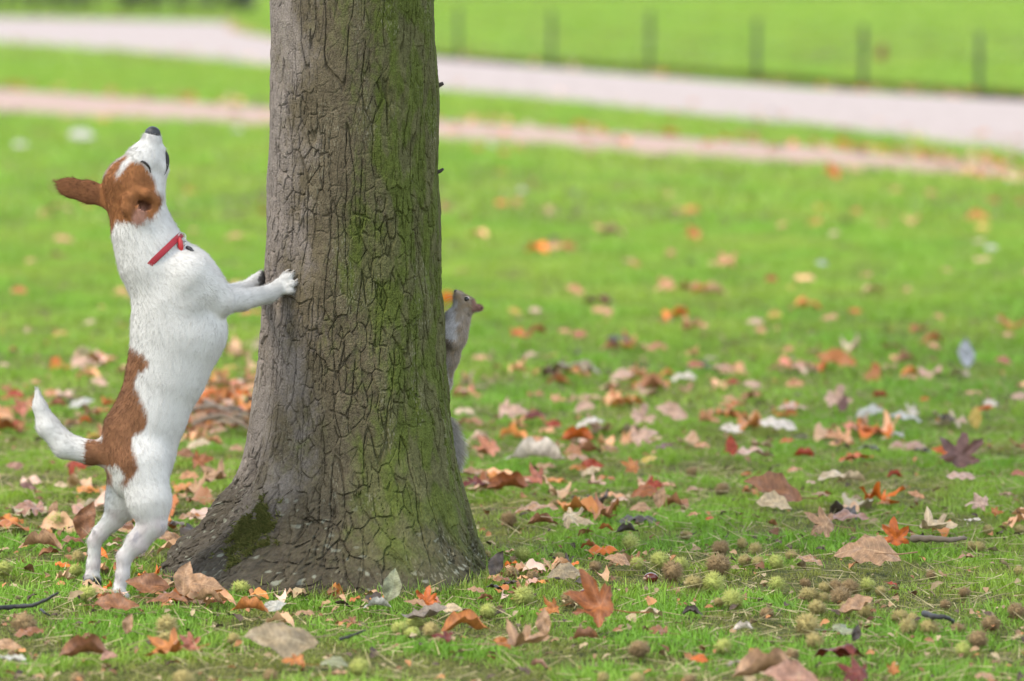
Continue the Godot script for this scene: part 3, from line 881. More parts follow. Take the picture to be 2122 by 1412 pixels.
var paved: Array[PackedVector2Array] = []

func on_paving(p: Vector2) -> bool:
	for a in paved:
		if Geometry2D.is_point_in_polygon(p, a):
			return true
	return false

func mottled(a: Color, b: Color, c: Color, frequency: float, scale: float, seed_: int) -> StandardMaterial3D:
	var m := paint(Color.WHITE, 0.95)
	var n := FastNoiseLite.new()
	n.seed = seed_
	n.frequency = frequency
	n.fractal_octaves = 5
	n.fractal_gain = 0.65
	var ramp := Gradient.new()
	ramp.offsets = PackedFloat32Array([0.25, 0.5, 0.75])
	ramp.colors = PackedColorArray([a.linear_to_srgb(), b.linear_to_srgb(), c.linear_to_srgb()])
	var t := NoiseTexture2D.new()
	t.width = 1024
	t.height = 1024
	t.seamless = true
	t.noise = n
	t.color_ramp = ramp
	m.albedo_texture = t
	m.uv1_triplanar = true
	m.uv1_world_triplanar = true
	m.uv1_scale = Vector3.ONE * scale
	return m

func build_ground() -> void:
	var xs := [-700.0, -300.0, -100.0, -40.0, -15.0, -7.0]
	var x := -4.0
	while x <= 4.01:
		xs.append(x)
		x += 0.1
	xs.append_array([7.0, 15.0, 40.0, 100.0, 300.0, 700.0])
	var zs := [60.0, 10.0, 2.0, -2.0]
	var z := -4.0
	while z > -14.0:
		zs.append(z)
		z -= 0.1
	while z > -800.0:
		zs.append(z)
		z *= 1.08
	var v := PackedVector3Array()
	var idx := PackedInt32Array()
	for b in zs:
		for a in xs:
			v.append(Vector3(a, lay(a, b), b))
	var w := xs.size()
	for j in zs.size() - 1:
		for i in w - 1:
			var a := j * w + i
			idx.append_array([a, a + w, a + 1, a + 1, a + w, a + w + 1])
	var soil := mottled(Color(0.045, 0.045, 0.016), Color(0.085, 0.095, 0.026), Color(0.16, 0.14, 0.06), 0.06, 1.3, 5)
	soil.metallic_specular = 0.15
	relief(soil, 0.06, 5, 1.6, 1.3, 6)
	soil.uv1_world_triplanar = true
	tag(part("ground", arrays(v, smooth_normals(v, idx), PackedColorArray(), PackedVector2Array(), idx), soil, self), "short park lawn with thatch and bare soil between the grass", "", "", "structure")
	var paving := mottled(Color(0.195, 0.150, 0.125), Color(0.250, 0.194, 0.165), Color(0.285, 0.228, 0.20), 0.012, 0.5, 21)
	tag(part("path", strip(PATH_FAR, PATH_NEAR, 0.03, 0.03), paving, self), "pale pinkish paved park path crossing behind the tree", "", "", "structure")
	var grit := mottled(Color(0.215, 0.13, 0.092), Color(0.26, 0.165, 0.122), Color(0.29, 0.20, 0.155), 0.015, 0.7, 22)
	tag(part("track", strip(TRACK_FAR, TRACK_NEAR, 0.026, 0.01), grit, self), "narrow pinkish gravel track between lawn and verge", "", "", "structure")
	for pair in [[PATH_FAR, PATH_NEAR], [TRACK_FAR, TRACK_NEAR]]:
		var ring := PackedVector2Array()
		for p in pair[0]: ring.append(p)
		for i in pair[1].size(): ring.append(pair[1][pair[1].size() - 1 - i])
		paved.append(ring)

# ------------------------------------------------------------------ tree
func reach_of(h: float) -> Vector2:
	var p := TRUNK_PROFILE
	if h <= p[0][0]:
		var g: float = (p[0][1] - p[1][1]) / (p[0][0] - p[1][0])
		return Vector2(p[0][1] + g * (h - p[0][0]), p[0][2] + 0.5 * (p[0][0] - h))
	for i in p.size() - 1:
		if h < p[i + 1][0]:
			var t: float = (h - p[i][0]) / (p[i + 1][0] - p[i][0])
			return Vector2(lerpf(p[i][1], p[i + 1][1], t), lerpf(p[i][2], p[i + 1][2], t))
	var up: float = h - p[-1][0]
	return Vector2(p[-1][1], p[-1][2]) * (1.0 - 0.055 * up)

func trunk_radius(angle: float, h: float) -> float:
	# angle 0 is to the right, 90 degrees towards the viewer
	var lr := reach_of(h)
	var c := cos(angle)
	var s := sin(angle)
	var top := 0.1285 * (1.0 - 0.055 * maxf(h - 0.9, 0.0))
	var side := lr.x if c < 0.0 else lr.y
	var flare := side - top
	var low := exp(-maxf(h, -0.05) / 0.085)
	var front := top + 0.006 * (0.9 - minf(h, 0.9)) / 0.9 + low * (0.185 + 0.034 * cos(angle * 5.0 + 0.8) + 0.016 * cos(angle * 3.0 - 1.0))
	if h > 0.0:
		front += 0.030 * exp(-h / 0.30)
	var w := pow(absf(c), 2.6)
	return lerpf(front, top + flare, w)

func contour(n: float, width: float) -> float:
	return 1.0 - smoothstep(0.35 * width, width, absf(n))

func build_tree() -> void:
	var tree := base("tree", TRUNK_AT)
	tag(tree, "stout park tree with cracked grey-brown bark, green algae and flared roots", "tree")
	var plates := FastNoiseLite.new()
	plates.noise_type = FastNoiseLite.TYPE_CELLULAR
	plates.cellular_return_type = FastNoiseLite.RETURN_DISTANCE2_SUB
	plates.cellular_distance_function = FastNoiseLite.DISTANCE_EUCLIDEAN
	plates.cellular_jitter = 0.9
	plates.frequency = 1.0
	plates.fractal_type = FastNoiseLite.FRACTAL_NONE
	var slab := FastNoiseLite.new()
	slab.noise_type = FastNoiseLite.TYPE_CELLULAR
	slab.cellular_return_type = FastNoiseLite.RETURN_CELL_VALUE
	slab.cellular_distance_function = FastNoiseLite.DISTANCE_EUCLIDEAN
	slab.cellular_jitter = 0.9
	slab.frequency = 1.0
	slab.fractal_type = FastNoiseLite.FRACTAL_NONE
	var one := FastNoiseLite.new()
	one.noise_type = FastNoiseLite.TYPE_SIMPLEX_SMOOTH
	one.frequency = 1.0
	one.fractal_type = FastNoiseLite.FRACTAL_NONE
	one.seed = 40
	var many := FastNoiseLite.new()
	many.frequency = 1.0
	many.fractal_octaves = 4
	many.seed = 41
	var hs := PackedFloat32Array()
	var h := -0.06
	while h < 1.02:
		hs.append(h)
		h += 0.0013
	while h < 3.4:
		hs.append(h)
		h += 0.03
	var angles := PackedFloat32Array()
	var a := -35.0
	while a < 215.0:
		angles.append(deg_to_rad(a))
		a += 0.36
	while a < 325.0:
		angles.append(deg_to_rad(a))
		a += 2.5
	var nc := angles.size()
	var v := PackedVector3Array()
	var col := PackedColorArray()
	var idx := PackedInt32Array()
	var mossy := PackedInt32Array()
	var grey := Color(0.196, 0.163, 0.137)
	var dun := Color(0.102, 0.082, 0.051)
	var algae := Color(0.072, 0.088, 0.019)
	var dark_foot := Color(0.050, 0.042, 0.029)
	for hh in hs:
		for an in angles:
			var s := an * 0.15
			var ws := s + 0.0034 * one.get_noise_2d(s * 24.0 + 9.0, hh * 13.0) + 0.0010 * one.get_noise_2d(s * 80.0, hh * 45.0)
			var wh := hh + 0.004 * one.get_noise_2d(s * 40.0, hh * 20.0 + 50.0)
			var foot := 1.0 - smoothstep(0.03, 0.17, hh + 0.05 * one.get_noise_2d(s * 9.0, hh * 7.0) + 0.05 * cos(an))
			var cracked := smoothstep(-0.35, 0.35, one.get_noise_2d(s * 7.0 + 3.0, hh * 4.0) + 0.30 - 0.55 * smoothstep(0.35, 0.85, hh))
			# long upright fissures, and the finer net that parts the plates
			var up := contour(one.get_noise_2d(ws / 0.036, wh / 0.33), 0.062) * smoothstep(-0.45, -0.1, one.get_noise_2d(s * 22.0 + 30.0, hh * 9.0))
			var up2 := contour(one.get_noise_2d(ws / 0.021 + 77.0, wh / 0.21), 0.060) * smoothstep(-0.30, 0.05, one.get_noise_2d(s * 16.0 - 30.0, hh * 7.0))
			# plates: upright ones cut by short cross cracks, each standing a little proud or sunk
			var e := plates.get_noise_2d(ws / 0.019, wh / 0.033) + 1.0
			var lift := slab.get_noise_2d(ws / 0.019, wh / 0.033)
			var net := (1.0 - smoothstep(0.025, 0.09, e)) * (0.3 + 0.7 * cracked) * smoothstep(-0.40, 0.0, one.get_noise_2d(s * 45.0 + 12.0, hh * 30.0))
			var e2 := plates.get_noise_2d(ws / 0.0085 + 31.0, wh / 0.012) + 1.0
			var flake := slab.get_noise_2d(ws / 0.0085 + 31.0, wh / 0.012)
			var deep := maxf(maxf(up * 0.0050, up2 * 0.0042 * (0.45 + 0.55 * cracked)), maxf(net * 0.0042, (1.0 - smoothstep(0.02, 0.10, e2)) * 0.0009 * cracked))
			deep *= 1.0 + 0.35 * foot
			var swell := 0.0016 * many.get_noise_2d(s * 30.0, hh * 22.0) + 0.004 * one.get_noise_2d(s * 9.0, hh * 5.0) + (0.0014 * lift + 0.0005 * flake) * (0.25 + 0.75 * cracked)
			var ring := one.get_noise_2d(s * 4.0, hh * 22.0)
			swell += 0.0012 * smoothstep(0.5, 0.85, ring) * many.get_noise_2d(s * 60.0, hh * 240.0)
			swell += foot * (0.014 * many.get_noise_2d(s * 22.0 + 5.0, hh * 16.0) + 0.0065 * many.get_noise_2d(s * 70.0, hh * 50.0))
			var r := trunk_radius(an, hh) + swell - deep
			v.append(Vector3(cos(an) * r, hh, sin(an) * r))
			# colour: grey bark, darker olive-brown away from the left side, green algae on the damp side, lichen spots, moss
			var side := cos(an)
			var n1 := many.get_noise_2d(s * 12.0, hh * 8.0)
			var n2 := many.get_noise_2d(s * 70.0 + 8.0, hh * 45.0)
			var dun_part := smoothstep(-0.95, -0.35, side + 0.45 * n1 + 0.2 * n2)
			var c := grey.lerp(dun, dun_part)
			var green := smoothstep(-0.30, 0.40, side + 0.60 * many.get_noise_2d(s * 7.0 + 60.0, hh * 3.4 + 7.0) + 0.25 * n2)
			green *= 0.5 + 0.5 * smoothstep(-0.25, 0.2, many.get_noise_2d(s * 24.0, hh * 10.0 + 30.0))
			c = c.lerp(algae, green * 0.92)
			c = c.lerp(dark_foot, foot * 0.85)
			c = c * (1.0 + 0.30 * n2 + 0.10 * lift + 0.45 * many.get_noise_2d(s * 260.0, hh * 170.0))
			var dash := smoothstep(0.52, 0.60, one.get_noise_2d(s * 420.0, hh * 90.0)) * smoothstep(0.3, 0.6, one.get_noise_2d(s * 14.0 + 4.0, hh * 6.0))
			c = c.lerp(Color(0.24, 0.22, 0.15), dash * 0.5)
			var spot := plates.get_noise_2d(s / 0.011 + 40.0, hh / 0.009)
			var lichen := smoothstep(0.02, 0.16, one.get_noise_2d(s * 90.0 + 5.0, hh * 95.0) - 0.50) * smoothstep(-0.05, 0.2, one.get_noise_2d(s * 20.0 + 70.0, hh * 22.0)) * foot
			c = c.lerp(Color(0.22, 0.22, 0.165), clampf(lichen, 0.0, 1.0) * 0.75)
			var moss := smoothstep(-0.15, 0.75, 1.0 - Vector2((an - 2.27) / 0.17, (hh - 0.088) / 0.042).length() + 0.9 * n2)
			if moss * moss > rng.randf(): mossy.append(col.size())
			c = c.lerp(Color(0.055, 0.060, 0.016), moss * 0.6)
			c.a = 1.0
			col.append(c)
	for j in hs.size() - 1:
		for i in nc:
			var p := j * nc + i
			var q := j * nc + (i + 1) % nc
			idx.append_array([p, q, p + nc, q, q + nc, p + nc])
	var bark := paint(Color.WHITE, 0.95, true, 0.2)
	relief(bark, 0.09, 5, 0.16, 6.0, 33)
	part("trunk", arrays(v, smooth_normals(v, idx), col, PackedVector2Array(), idx), bark, tree)
	# moss cushions on the left root
	var where: Array[Transform3D] = []
	var tint := PackedColorArray()
	for i in 3600:
		var at := v[mossy[rng.randi() % mossy.size()]]
		var out_ := Vector3(at.x, 0.12, at.z).normalized()
		var lean := (out_ + Vector3(rng.randfn(), rng.randfn(), rng.randfn()) * 0.5).normalized()
		var side := lean.cross(Vector3(0.3, 0.2, 0.9)).normalized()
		var l := rng.randf_range(0.004, 0.010)
		where.append(Transform3D(Basis(side * 0.0012, lean * l, side.cross(lean) * 0.0012), at))
		tint.append(Color(0.065, 0.078, 0.018).lerp(Color(0.13, 0.12, 0.035), rng.randf()))
	tag(bulk("moss", hair_mesh(1.0), paint(Color.WHITE, 1.0, true, 0.2), where, tint, tree), "cushion of dark green moss on the left root", "", "", "stuff")
	# dead twig stubs on the right edge
	for e in [[0.775, 0.010, 0.004], [0.640, 0.007, 0.003]]:
		var an := deg_to_rad(4.0)
		var r := trunk_radius(an, e[0])
		part("twig_stub", tube([Vector3(r - 0.012, e[0] - 0.004, 0.004), Vector3(r + 0.002, e[0], 0.004), Vector3(r + e[1], e[0] + 0.004, 0.006)], [e[2] * 1.5, e[2], e[2] * 0.7], 7), paint(Color(0.05, 0.04, 0.03)), tree)
	# limbs and the crown that shades the ground below it
	var wood := paint(Color(0.12, 0.10, 0.075), 0.95)
	var tips := []
	for k in 7:
		var an := TAU * k / 7.0 + rng.randf() * 0.5
		var out_ := Vector3(cos(an), 0, sin(an))
		var from := Vector3(0, 3.0 + 0.06 * k, 0)
		var rise := rng.randf_range(1.4, 3.2)
		var line := smooth_path([from, from + out_ * 0.7 + Vector3.UP * (0.5 + rise * 0.2), from + out_ * 1.9 + Vector3.UP * rise, from + out_ * 3.6 + Vector3.UP * (rise + 0.6)], 4)
		var radii := []
		for i in line.size():
			radii.append(lerpf(0.07, 0.012, float(i) / (line.size() - 1)))
		part("limb", tube(line, radii, 8), wood, tree)
		for i in range(4, line.size()):
			tips.append(line[i])
	var blade := leaf_mesh("O", 0.25, 0.35, 0.2, 5)
	where = []
	tint = PackedColorArray()
	for i in 9500:
		var t: Vector3 = tips[rng.randi() % tips.size()]
		var p := t + Vector3(rng.randfn() * 0.9, rng.randfn() * 0.6 + 0.25, rng.randfn() * 0.9)
		if p.y < 2.6: p.y = 2.6 + rng.randf()
		var b := Basis.from_euler(Vector3(rng.randf_range(-0.9, 0.9), rng.randf() * TAU, rng.randf_range(-0.9, 0.9))).scaled(Vector3.ONE * rng.randf_range(0.14, 0.22))
		where.append(Transform3D(b, p))
		tint.append(Color(0.09, 0.13, 0.03).lerp(Color(0.30, 0.20, 0.04), rng.randf()))
	var green_leaf := paint(Color.WHITE, 0.6, true, 0.4)
	green_leaf.backlight_enabled = true
	green_leaf.backlight = Color(0.6, 0.7, 0.4)
	tag(bulk("crown", blade, green_leaf, where, tint, tree), "", "", "", "stuff")

# ------------------------------------------------------------------ fence and hedge
func build_fence() -> void:
	var fence := base("wire_fence", Vector3(POSTS[4][0], 0, POSTS[4][1]))
	tag(fence, "low fence of thin grey posts and wire along the far side of the path", "fence")
	var metal := paint(Color(0.02, 0.025, 0.023), 0.8)
	var tops := []
	for p in POSTS:
		var at := Vector3(p[0] - POSTS[4][0], 0, p[1] - POSTS[4][1])
		var h: float = p[2]
		part("post", tube([at + Vector3.DOWN * 0.1, at + Vector3.UP * h * 0.5, at + Vector3.UP * (h - 0.01), at + Vector3.UP * h], [0.020, 0.019, 0.018, 0.009], 8), metal, fence)
		tops.append([at, h])
	for f in [0.35, 0.65, 0.95]:
		var line := []
		for t in tops:
			line.append(t[0] + Vector3(0, t[1] * f, 0.028))
		var radii := []
		for i in line.size(): radii.append(0.0016)
		part("wire", tube(line, radii, 5), metal, fence)

func build_hedge() -> void:
	# clipped bushes past the far end of the path, top left
	var hedge := base("hedge", Vector3(-11.5, 0, -84.0))
	tag(hedge, "dull green hedge beyond the far end of the path, above the dog", "hedge")
	var twig := paint(Color(0.06, 0.05, 0.04), 0.95)
	for i in 26:
		var x := -8.0 + i * 0.56 + rng.randf_range(-0.15, 0.15)
		var z := rng.randf_range(-0.3, 0.3)
		part("stem", tube([Vector3(x, -0.05, z), Vector3(x + rng.randf_range(-0.1, 0.1), 0.6, z), Vector3(x + rng.randf_range(-0.25, 0.25), 1.5, z)], [0.035, 0.028, 0.01], 6), twig, hedge)
	var where: Array[Transform3D] = []
	var tint := PackedColorArray()
	for i in 9000:
		var x := rng.randf_range(-8.3, 6.4)
		var h := 1.7 + 0.35 * coarse.get_noise_2d(x * 0.5, 3.0)
		h *= smoothstep(6.6, 5.6, x)
		var y := 0.12 + h * pow(rng.randf(), 0.8)
		var z := rng.randf_range(-0.7, 0.7)
		var b := Basis.from_euler(Vector3(rng.randf() * TAU, rng.randf() * TAU, 0)).scaled(Vector3.ONE * rng.randf_range(0.12, 0.22))
		where.append(Transform3D(b, Vector3(x, y, z)))
		tint.append(Color(0.07, 0.08, 0.05).lerp(Color(0.12, 0.125, 0.085), rng.randf()))
	tag(bulk("foliage", leaf_mesh("O", 0.2, 0.2, 0.1, 9), paint(Color.WHITE, 0.7, true), where, tint, hedge), "", "", "", "stuff")

# ------------------------------------------------------------------ grass
func tuft(blades: int, spread: float, tall: float, width: float, seed_: int) -> ArrayMesh:
	var g := RandomNumberGenerator.new()
	g.seed = seed_
	var v := PackedVector3Array()
	var col := PackedColorArray()
	var idx := PackedInt32Array()
	for b in blades:
		var at := Vector3(g.randfn() * spread, -0.004, g.randfn() * spread)
		var face := g.randf() * TAU
		var lean := Vector3(cos(face), 0, sin(face)) * g.randf_range(0.3, 1.6)
		var side := Vector3(-sin(face + g.randfn() * 0.5), 0, cos(face))
		var h := tall * g.randf_range(0.45, 1.15)
		var w := width * g.randf_range(0.7, 1.3)
		var tone := g.randf_range(0.7, 1.25)
		var c := Color(tone, tone, tone * g.randf_range(0.8, 1.1))
		if g.randf() < 0.10:
			c = Color(2.3, 1.35, 1.7)
		var first := v.size()
		for i in 4:
			var t := i / 3.0
			var p := at + Vector3.UP * h * (t - 0.25 * t * t * lean.length()) + lean * h * t * t * 0.8
			var ww := w * (1.0 - pow(t, 2.5)) * 0.5
			if i < 3:
				v.append(p - side * ww)
				v.append(p + side * ww)
				col.append(c)
				col.append(c)
			else:
				v.append(p)
				col.append(c)
		idx.append_array([first, first + 1, first + 2, first + 1, first + 3, first + 2, first + 2, first + 3, first + 4, first + 3, first + 5, first + 4, first + 4, first + 5, first + 6])
	return arrays(v, smooth_normals(v, idx), col, PackedVector2Array(), idx)

func build_grass() -> void:
	var m := paint(Color.WHITE, 0.7, true, 0.25)
	m.backlight_enabled = true
	m.backlight = Color(0.8, 0.85, 0.4)
	# bands of distance: from, to, tufts per square metre, size, half width at the near and far end
	var bands := [[4.6, 9.0, 3200.0, 1.0, 2.0, 2.5], [9.0, 16.0, 700.0, 1.5, 2.5, 4.0], [16.0, 42.0, 90.0, 3.2, 4.0, 8.0], [42.0, 135.0, 9.0, 8.0, 8.0, 22.0]]
	var meshes := []
	for k in 5:
		meshes.append(tuft(20, 0.018, 0.021, 0.0016, 60 + k))
	var wheres := [[], [], [], [], []]
	var tints := [PackedColorArray(), PackedColorArray(), PackedColorArray(), PackedColorArray(), PackedColorArray()]
	for b in bands:
		var count := int((b[1] - b[0]) * (b[4] + b[5]) * b[2])
		for i in count:
			var t := rng.randf()
			# area-even over a band that widens
			t = (-b[4] + sqrt(b[4] * b[4] + t * (b[5] * b[5] - b[4] * b[4]))) / (b[5] - b[4])
			var d: float = lerpf(b[0], b[1], t)
			var x: float = rng.randf_range(-1.0, 1.0) * lerpf(b[4], b[5], t)
			if d > 20.0 and on_paving(Vector2(x, -d)):
				continue
			var rel := Vector2(x - TRUNK_AT.x, -d - TRUNK_AT.z)
			if rel.length() < trunk_radius(atan2(rel.y, rel.x), 0.01) - 0.01:
				continue
			var patch := fine.get_noise_2d(x * 0.9, d * 0.9)
			var thin := fine.get_noise_2d(x * 3.0 + 30.0, d * 3.0)
			# worn and littered under the crown, thicker out on the lawn
			var worn := smoothstep(3.0, 0.9, rel.length()) * smoothstep(-0.35, 0.25, -thin + 0.25 * patch)
			if (thin < -0.25 and rng.randf() < 0.45 and d < 16.0) or rng.randf() < worn * 0.35:
				continue
			var size: float = b[3] * rng.randf_range(0.65, 1.15) * (1.0 + 0.6 * maxf(thin, 0.0)) * (1.0 - 0.35 * worn)
			var k := rng.randi() % 5
			var basis := Basis(Vector3.UP, rng.randf() * TAU) * Basis(Vector3.RIGHT, rng.randfn() * 0.15)
			var tall: float = size if size < 3.0 else 3.0 + (size - 3.0) * 0.25
			wheres[k].append(Transform3D(basis.scaled(Vector3(size, tall, size)), Vector3(x, lay(x, -d), -d)))
			var c := Color(0.215, 0.385, 0.062).lerp(Color(0.300, 0.410, 0.080), clampf(0.5 + patch * 1.3, 0.0, 1.0))
			c = c.lerp(Color(0.30, 0.26, 0.10), clampf(-thin * 0.9 + 0.55 * worn + rng.randf_range(-0.25, 0.15), 0.0, 0.75))
			c = c * rng.randf_range(0.8, 1.2)
			c.a = 1.0
			tints[k].append(c)
	# longer tufts along the foot of the fence
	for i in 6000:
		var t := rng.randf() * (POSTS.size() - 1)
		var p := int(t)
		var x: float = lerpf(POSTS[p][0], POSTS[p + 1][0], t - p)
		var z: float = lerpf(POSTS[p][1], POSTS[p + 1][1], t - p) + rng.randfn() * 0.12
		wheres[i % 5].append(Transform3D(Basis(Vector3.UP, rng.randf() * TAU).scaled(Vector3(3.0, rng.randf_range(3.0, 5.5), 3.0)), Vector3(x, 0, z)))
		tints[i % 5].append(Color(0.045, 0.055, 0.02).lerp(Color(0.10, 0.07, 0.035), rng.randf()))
	# longer blades growing against the roots, where no mower reaches
	for i in 300:
		var an := rng.randf_range(0.15, PI - 0.1)
		var r := trunk_radius(an, 0.0) + absf(rng.randfn()) * 0.018 - 0.006
		var x: float = TRUNK_AT.x + cos(an) * r
		var z: float = TRUNK_AT.z + sin(an) * r
		var s := rng.randf_range(0.8, 1.5)
		wheres[i % 5].append(Transform3D(Basis(Vector3.UP, rng.randf() * TAU).scaled(Vector3(s, s * rng.randf_range(0.8, 1.6), s)), Vector3(x, lay(x, z), z)))
		tints[i % 5].append(Color(0.17, 0.30, 0.05).lerp(Color(0.30, 0.30, 0.10), rng.randf()))
	var holder := base("grass", Vector3.ZERO)
	tag(holder, "short green lawn grass with dry straw between the blades", "grass", "", "stuff")
	for k in 5:
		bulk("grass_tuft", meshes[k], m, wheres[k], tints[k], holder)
	# crumbs of old leaf, husk and straw between the blades
	var bits: Array[Transform3D] = []
	var bit_tints := PackedColorArray()
	var tones := [Color(0.30, 0.19, 0.10), Color(0.20, 0.10, 0.05), Color(0.30, 0.22, 0.12), Color(0.10, 0.07, 0.05), Color(0.36, 0.17, 0.07), Color(0.34, 0.26, 0.15)]
	for i in 5200:
		var d := 5.0 + 6.5 * pow(rng.randf(), 1.3)
		var x := rng.randf_range(-1.0, 1.0) * (0.3 + d * 0.16)
		var rel := Vector2(x - TRUNK_AT.x, -d - TRUNK_AT.z)
		if rel.length() < trunk_radius(atan2(rel.y, rel.x), 0.01) + 0.01:
			continue
		var b := Basis.from_euler(Vector3(rng.randf_range(-0.7, 0.7), rng.randf() * TAU, rng.randf_range(-0.7, 0.7)))
		var s := rng.randf_range(0.006, 0.020) * (1.0 if rng.randf() < 0.88 else 1.7)
		bits.append(Transform3D(b.scaled(Vector3.ONE * s), Vector3(x, lay(x, -d) + rng.randf_range(0.006, 0.02), -d)))
		bit_tints.append(tones[rng.randi() % 6] * rng.randf_range(0.7, 1.2))
	var litter := bulk("leaf_litter", leaf_mesh("O", 1.5, 1.0, 1.0, 3), paint(Color.WHITE, 0.8, true, 0.3), bits, bit_tints, self)
	tag(litter, "crumbs of dry leaf and husk scattered through the lawn", "litter", "", "stuff")
	var straws: Array[Transform3D] = []
	var straw_tints := PackedColorArray()
	for i in 9000:
		var d := 4.8 + 5.0 * rng.randf()
		var x := rng.randf_range(-1.0, 1.0) * (0.3 + d * 0.16)
		var rel := Vector2(x - TRUNK_AT.x, -d - TRUNK_AT.z)
		if rel.length() < trunk_radius(atan2(rel.y, rel.x), 0.01) + 0.01:
			continue
		var b := Basis.from_euler(Vector3(PI / 2 + rng.randfn() * 0.3, rng.randf() * TAU, 0))
		straws.append(Transform3D(b.scaled_local(Vector3(0.0009, rng.randf_range(0.02, 0.06), 0.0009)), Vector3(x, lay(x, -d) + rng.randf_range(0.004, 0.018), -d)))
		straw_tints.append(Color(0.40, 0.33, 0.17) * rng.randf_range(0.6, 1.3))
	var straw := bulk("dry_straw", hair_mesh(1.0), paint(Color.WHITE, 0.8, true, 0.3), straws, straw_tints, self)
	tag(straw, "dry straw stems lying in the near lawn", "straw", "", "stuff")

# ------------------------------------------------------------------ animals
func skin_z(x: float, y: float, from := 0.12) -> float:
	# how far towards the viewer the skin stands at x, y
	var every := PackedInt32Array(range(bone_a.size()))
	var z := from
	while z > -0.1:
		var d := gap(Vector3(x, y, z), every)
		if d < 0.0003:
			return z
		z -= maxf(d * 0.8, 0.0006)
	return 0.0

func within(p: Vector2, a: PackedVector2Array) -> bool:
	return Geometry2D.is_point_in_polygon(p, a)

func share(p: Vector3, a: PackedVector2Array, ragged := 0.005) -> float:
	# how much of the coat round p lies inside a patch, its edge broken up by tufts of hair
	var q := Vector2(p.x, p.y) + Vector2(fine.get_noise_3d(p.x * 90.0, p.y * 45.0, p.z * 90.0), fine.get_noise_3d(p.x * 90.0 + 50.0, p.y * 45.0, p.z * 90.0)) * ragged
	var n := 0
	for o in [Vector2(0.0016, 0.0022), Vector2(-0.0016, -0.0022), Vector2(0.0018, -0.0014), Vector2(-0.0018, 0.0014)]:
		if Geometry2D.is_point_in_polygon(q + o, a):
			n += 1
	return n / 4.0

func dog_colour(p: Vector3) -> Color:
	var n := fine.get_noise_3d(p.x * 26.0, p.y * 26.0, p.z * 26.0)
	var n2 := fine.get_noise_3d(p.x * 90.0, p.y * 90.0, p.z * 90.0)
	var c := Color(0.535, 0.512, 0.475) * (1.0 + 0.08 * n)
	if p.y < 0.13:
		# thin-haired pinkish skin low on the legs
		c = c.lerp(Color(0.44, 0.365, 0.36), clampf(0.30 + n, 0.0, 0.6))
		c = c.lerp(Color(0.33, 0.305, 0.31), smoothstep(0.42, 0.6, n))
	elif p.y > 0.70:
		# black ticking through the short white hair of the muzzle
		c = c.lerp(Color(0.24, 0.23, 0.24), 0.45 * smoothstep(0.05, 0.5, n2) + 0.10)
	c = c.lerp(Color(0.175, 0.080, 0.038) * (1.0 + 0.35 * n + 0.25 * n2), share(p, PATCH_SADDLE))
	c = c.lerp(Color(0.33, 0.185, 0.12), share(p, PATCH_RUMP))
	c = c.lerp(Color(0.225, 0.092, 0.034) * (1.0 + 0.3 * n + 0.2 * n2), share(p, PATCH_HEAD, 0.003))
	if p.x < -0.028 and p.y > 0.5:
		c = Color(0.150, 0.062, 0.026) * (1.0 + 0.3 * n + 0.2 * n2)  # backlit shade of the far ear, put into its brown coat colour
	if p.z > 0.02 and p.y > 0.5:
		c = c.lerp(Color(0.30, 0.155, 0.11), share(p, PINK_EAR, 0.001))
		c = c.lerp(Color(0.17, 0.08, 0.05), share(p, EAR_HOLE, 0.001))
	if p.z < -0.02 and p.x < -0.015 and p.y < 0.1:
		c = c.lerp(Color(0.025, 0.022, 0.022), smoothstep(0.026, 0.018, p.y + 0.008 * n2))
	if p.z < -0.2:
		c = c.lerp(Color(0.03, 0.027, 0.027), 0.85 * smoothstep(DOG_PAD_X + 0.003, DOG_PAD_X + 0.006, p.x + 0.004 * n2))
	c.a = 1.0
	return c

const DOG_EAR_X := -0.022
const DOG_PAD_X := 0.197

func fur(v: PackedVector3Array, n: PackedVector3Array, idx: PackedInt32Array, col: PackedColorArray, count: int, length: float, wide: float, lift: float, parent: Node, called: String, grizzle := 0.17) -> void:
	var where: Array[Transform3D] = []
	var tint := PackedColorArray()
	var tris := idx.size() / 3
	for i in count:
		var k := (rng.randi() % tris) * 3
		var a := idx[k]
		var b := idx[k + 1]
		var c := idx[k + 2]
		var s := rng.randf()
		var t := rng.randf()
		if s + t > 1.0:
			s = 1.0 - s
			t = 1.0 - t
		var p := v[a] + (v[b] - v[a]) * s + (v[c] - v[a]) * t
		var up := n[a]
		var f := flow(p)
		f = (f - up * f.dot(up))
		if f.length() < 0.2:
			f += Vector3.DOWN
		var dir := (f.normalized() + up * lift + Vector3(rng.randfn(), rng.randfn(), rng.randfn()) * 0.22).normalized()
		var side := dir.cross(up).normalized()
		var l := length * rng.randf_range(0.55, 1.25)
		where.append(Transform3D(Basis(side * wide, dir * l, side.cross(dir) * wide * 0.6), p - up * 0.0006))
		var g := rng.randf_range(0.97 - grizzle, 0.97 + grizzle)
		var w := col[a]
		tint.append(Color(w.r * g, w.g * g, w.b * g))
	tag(bulk(called, hair_mesh(1.0), paint(Color.WHITE, 0.75, true, 0.3), where, tint, parent), "", "", "", "stuff")

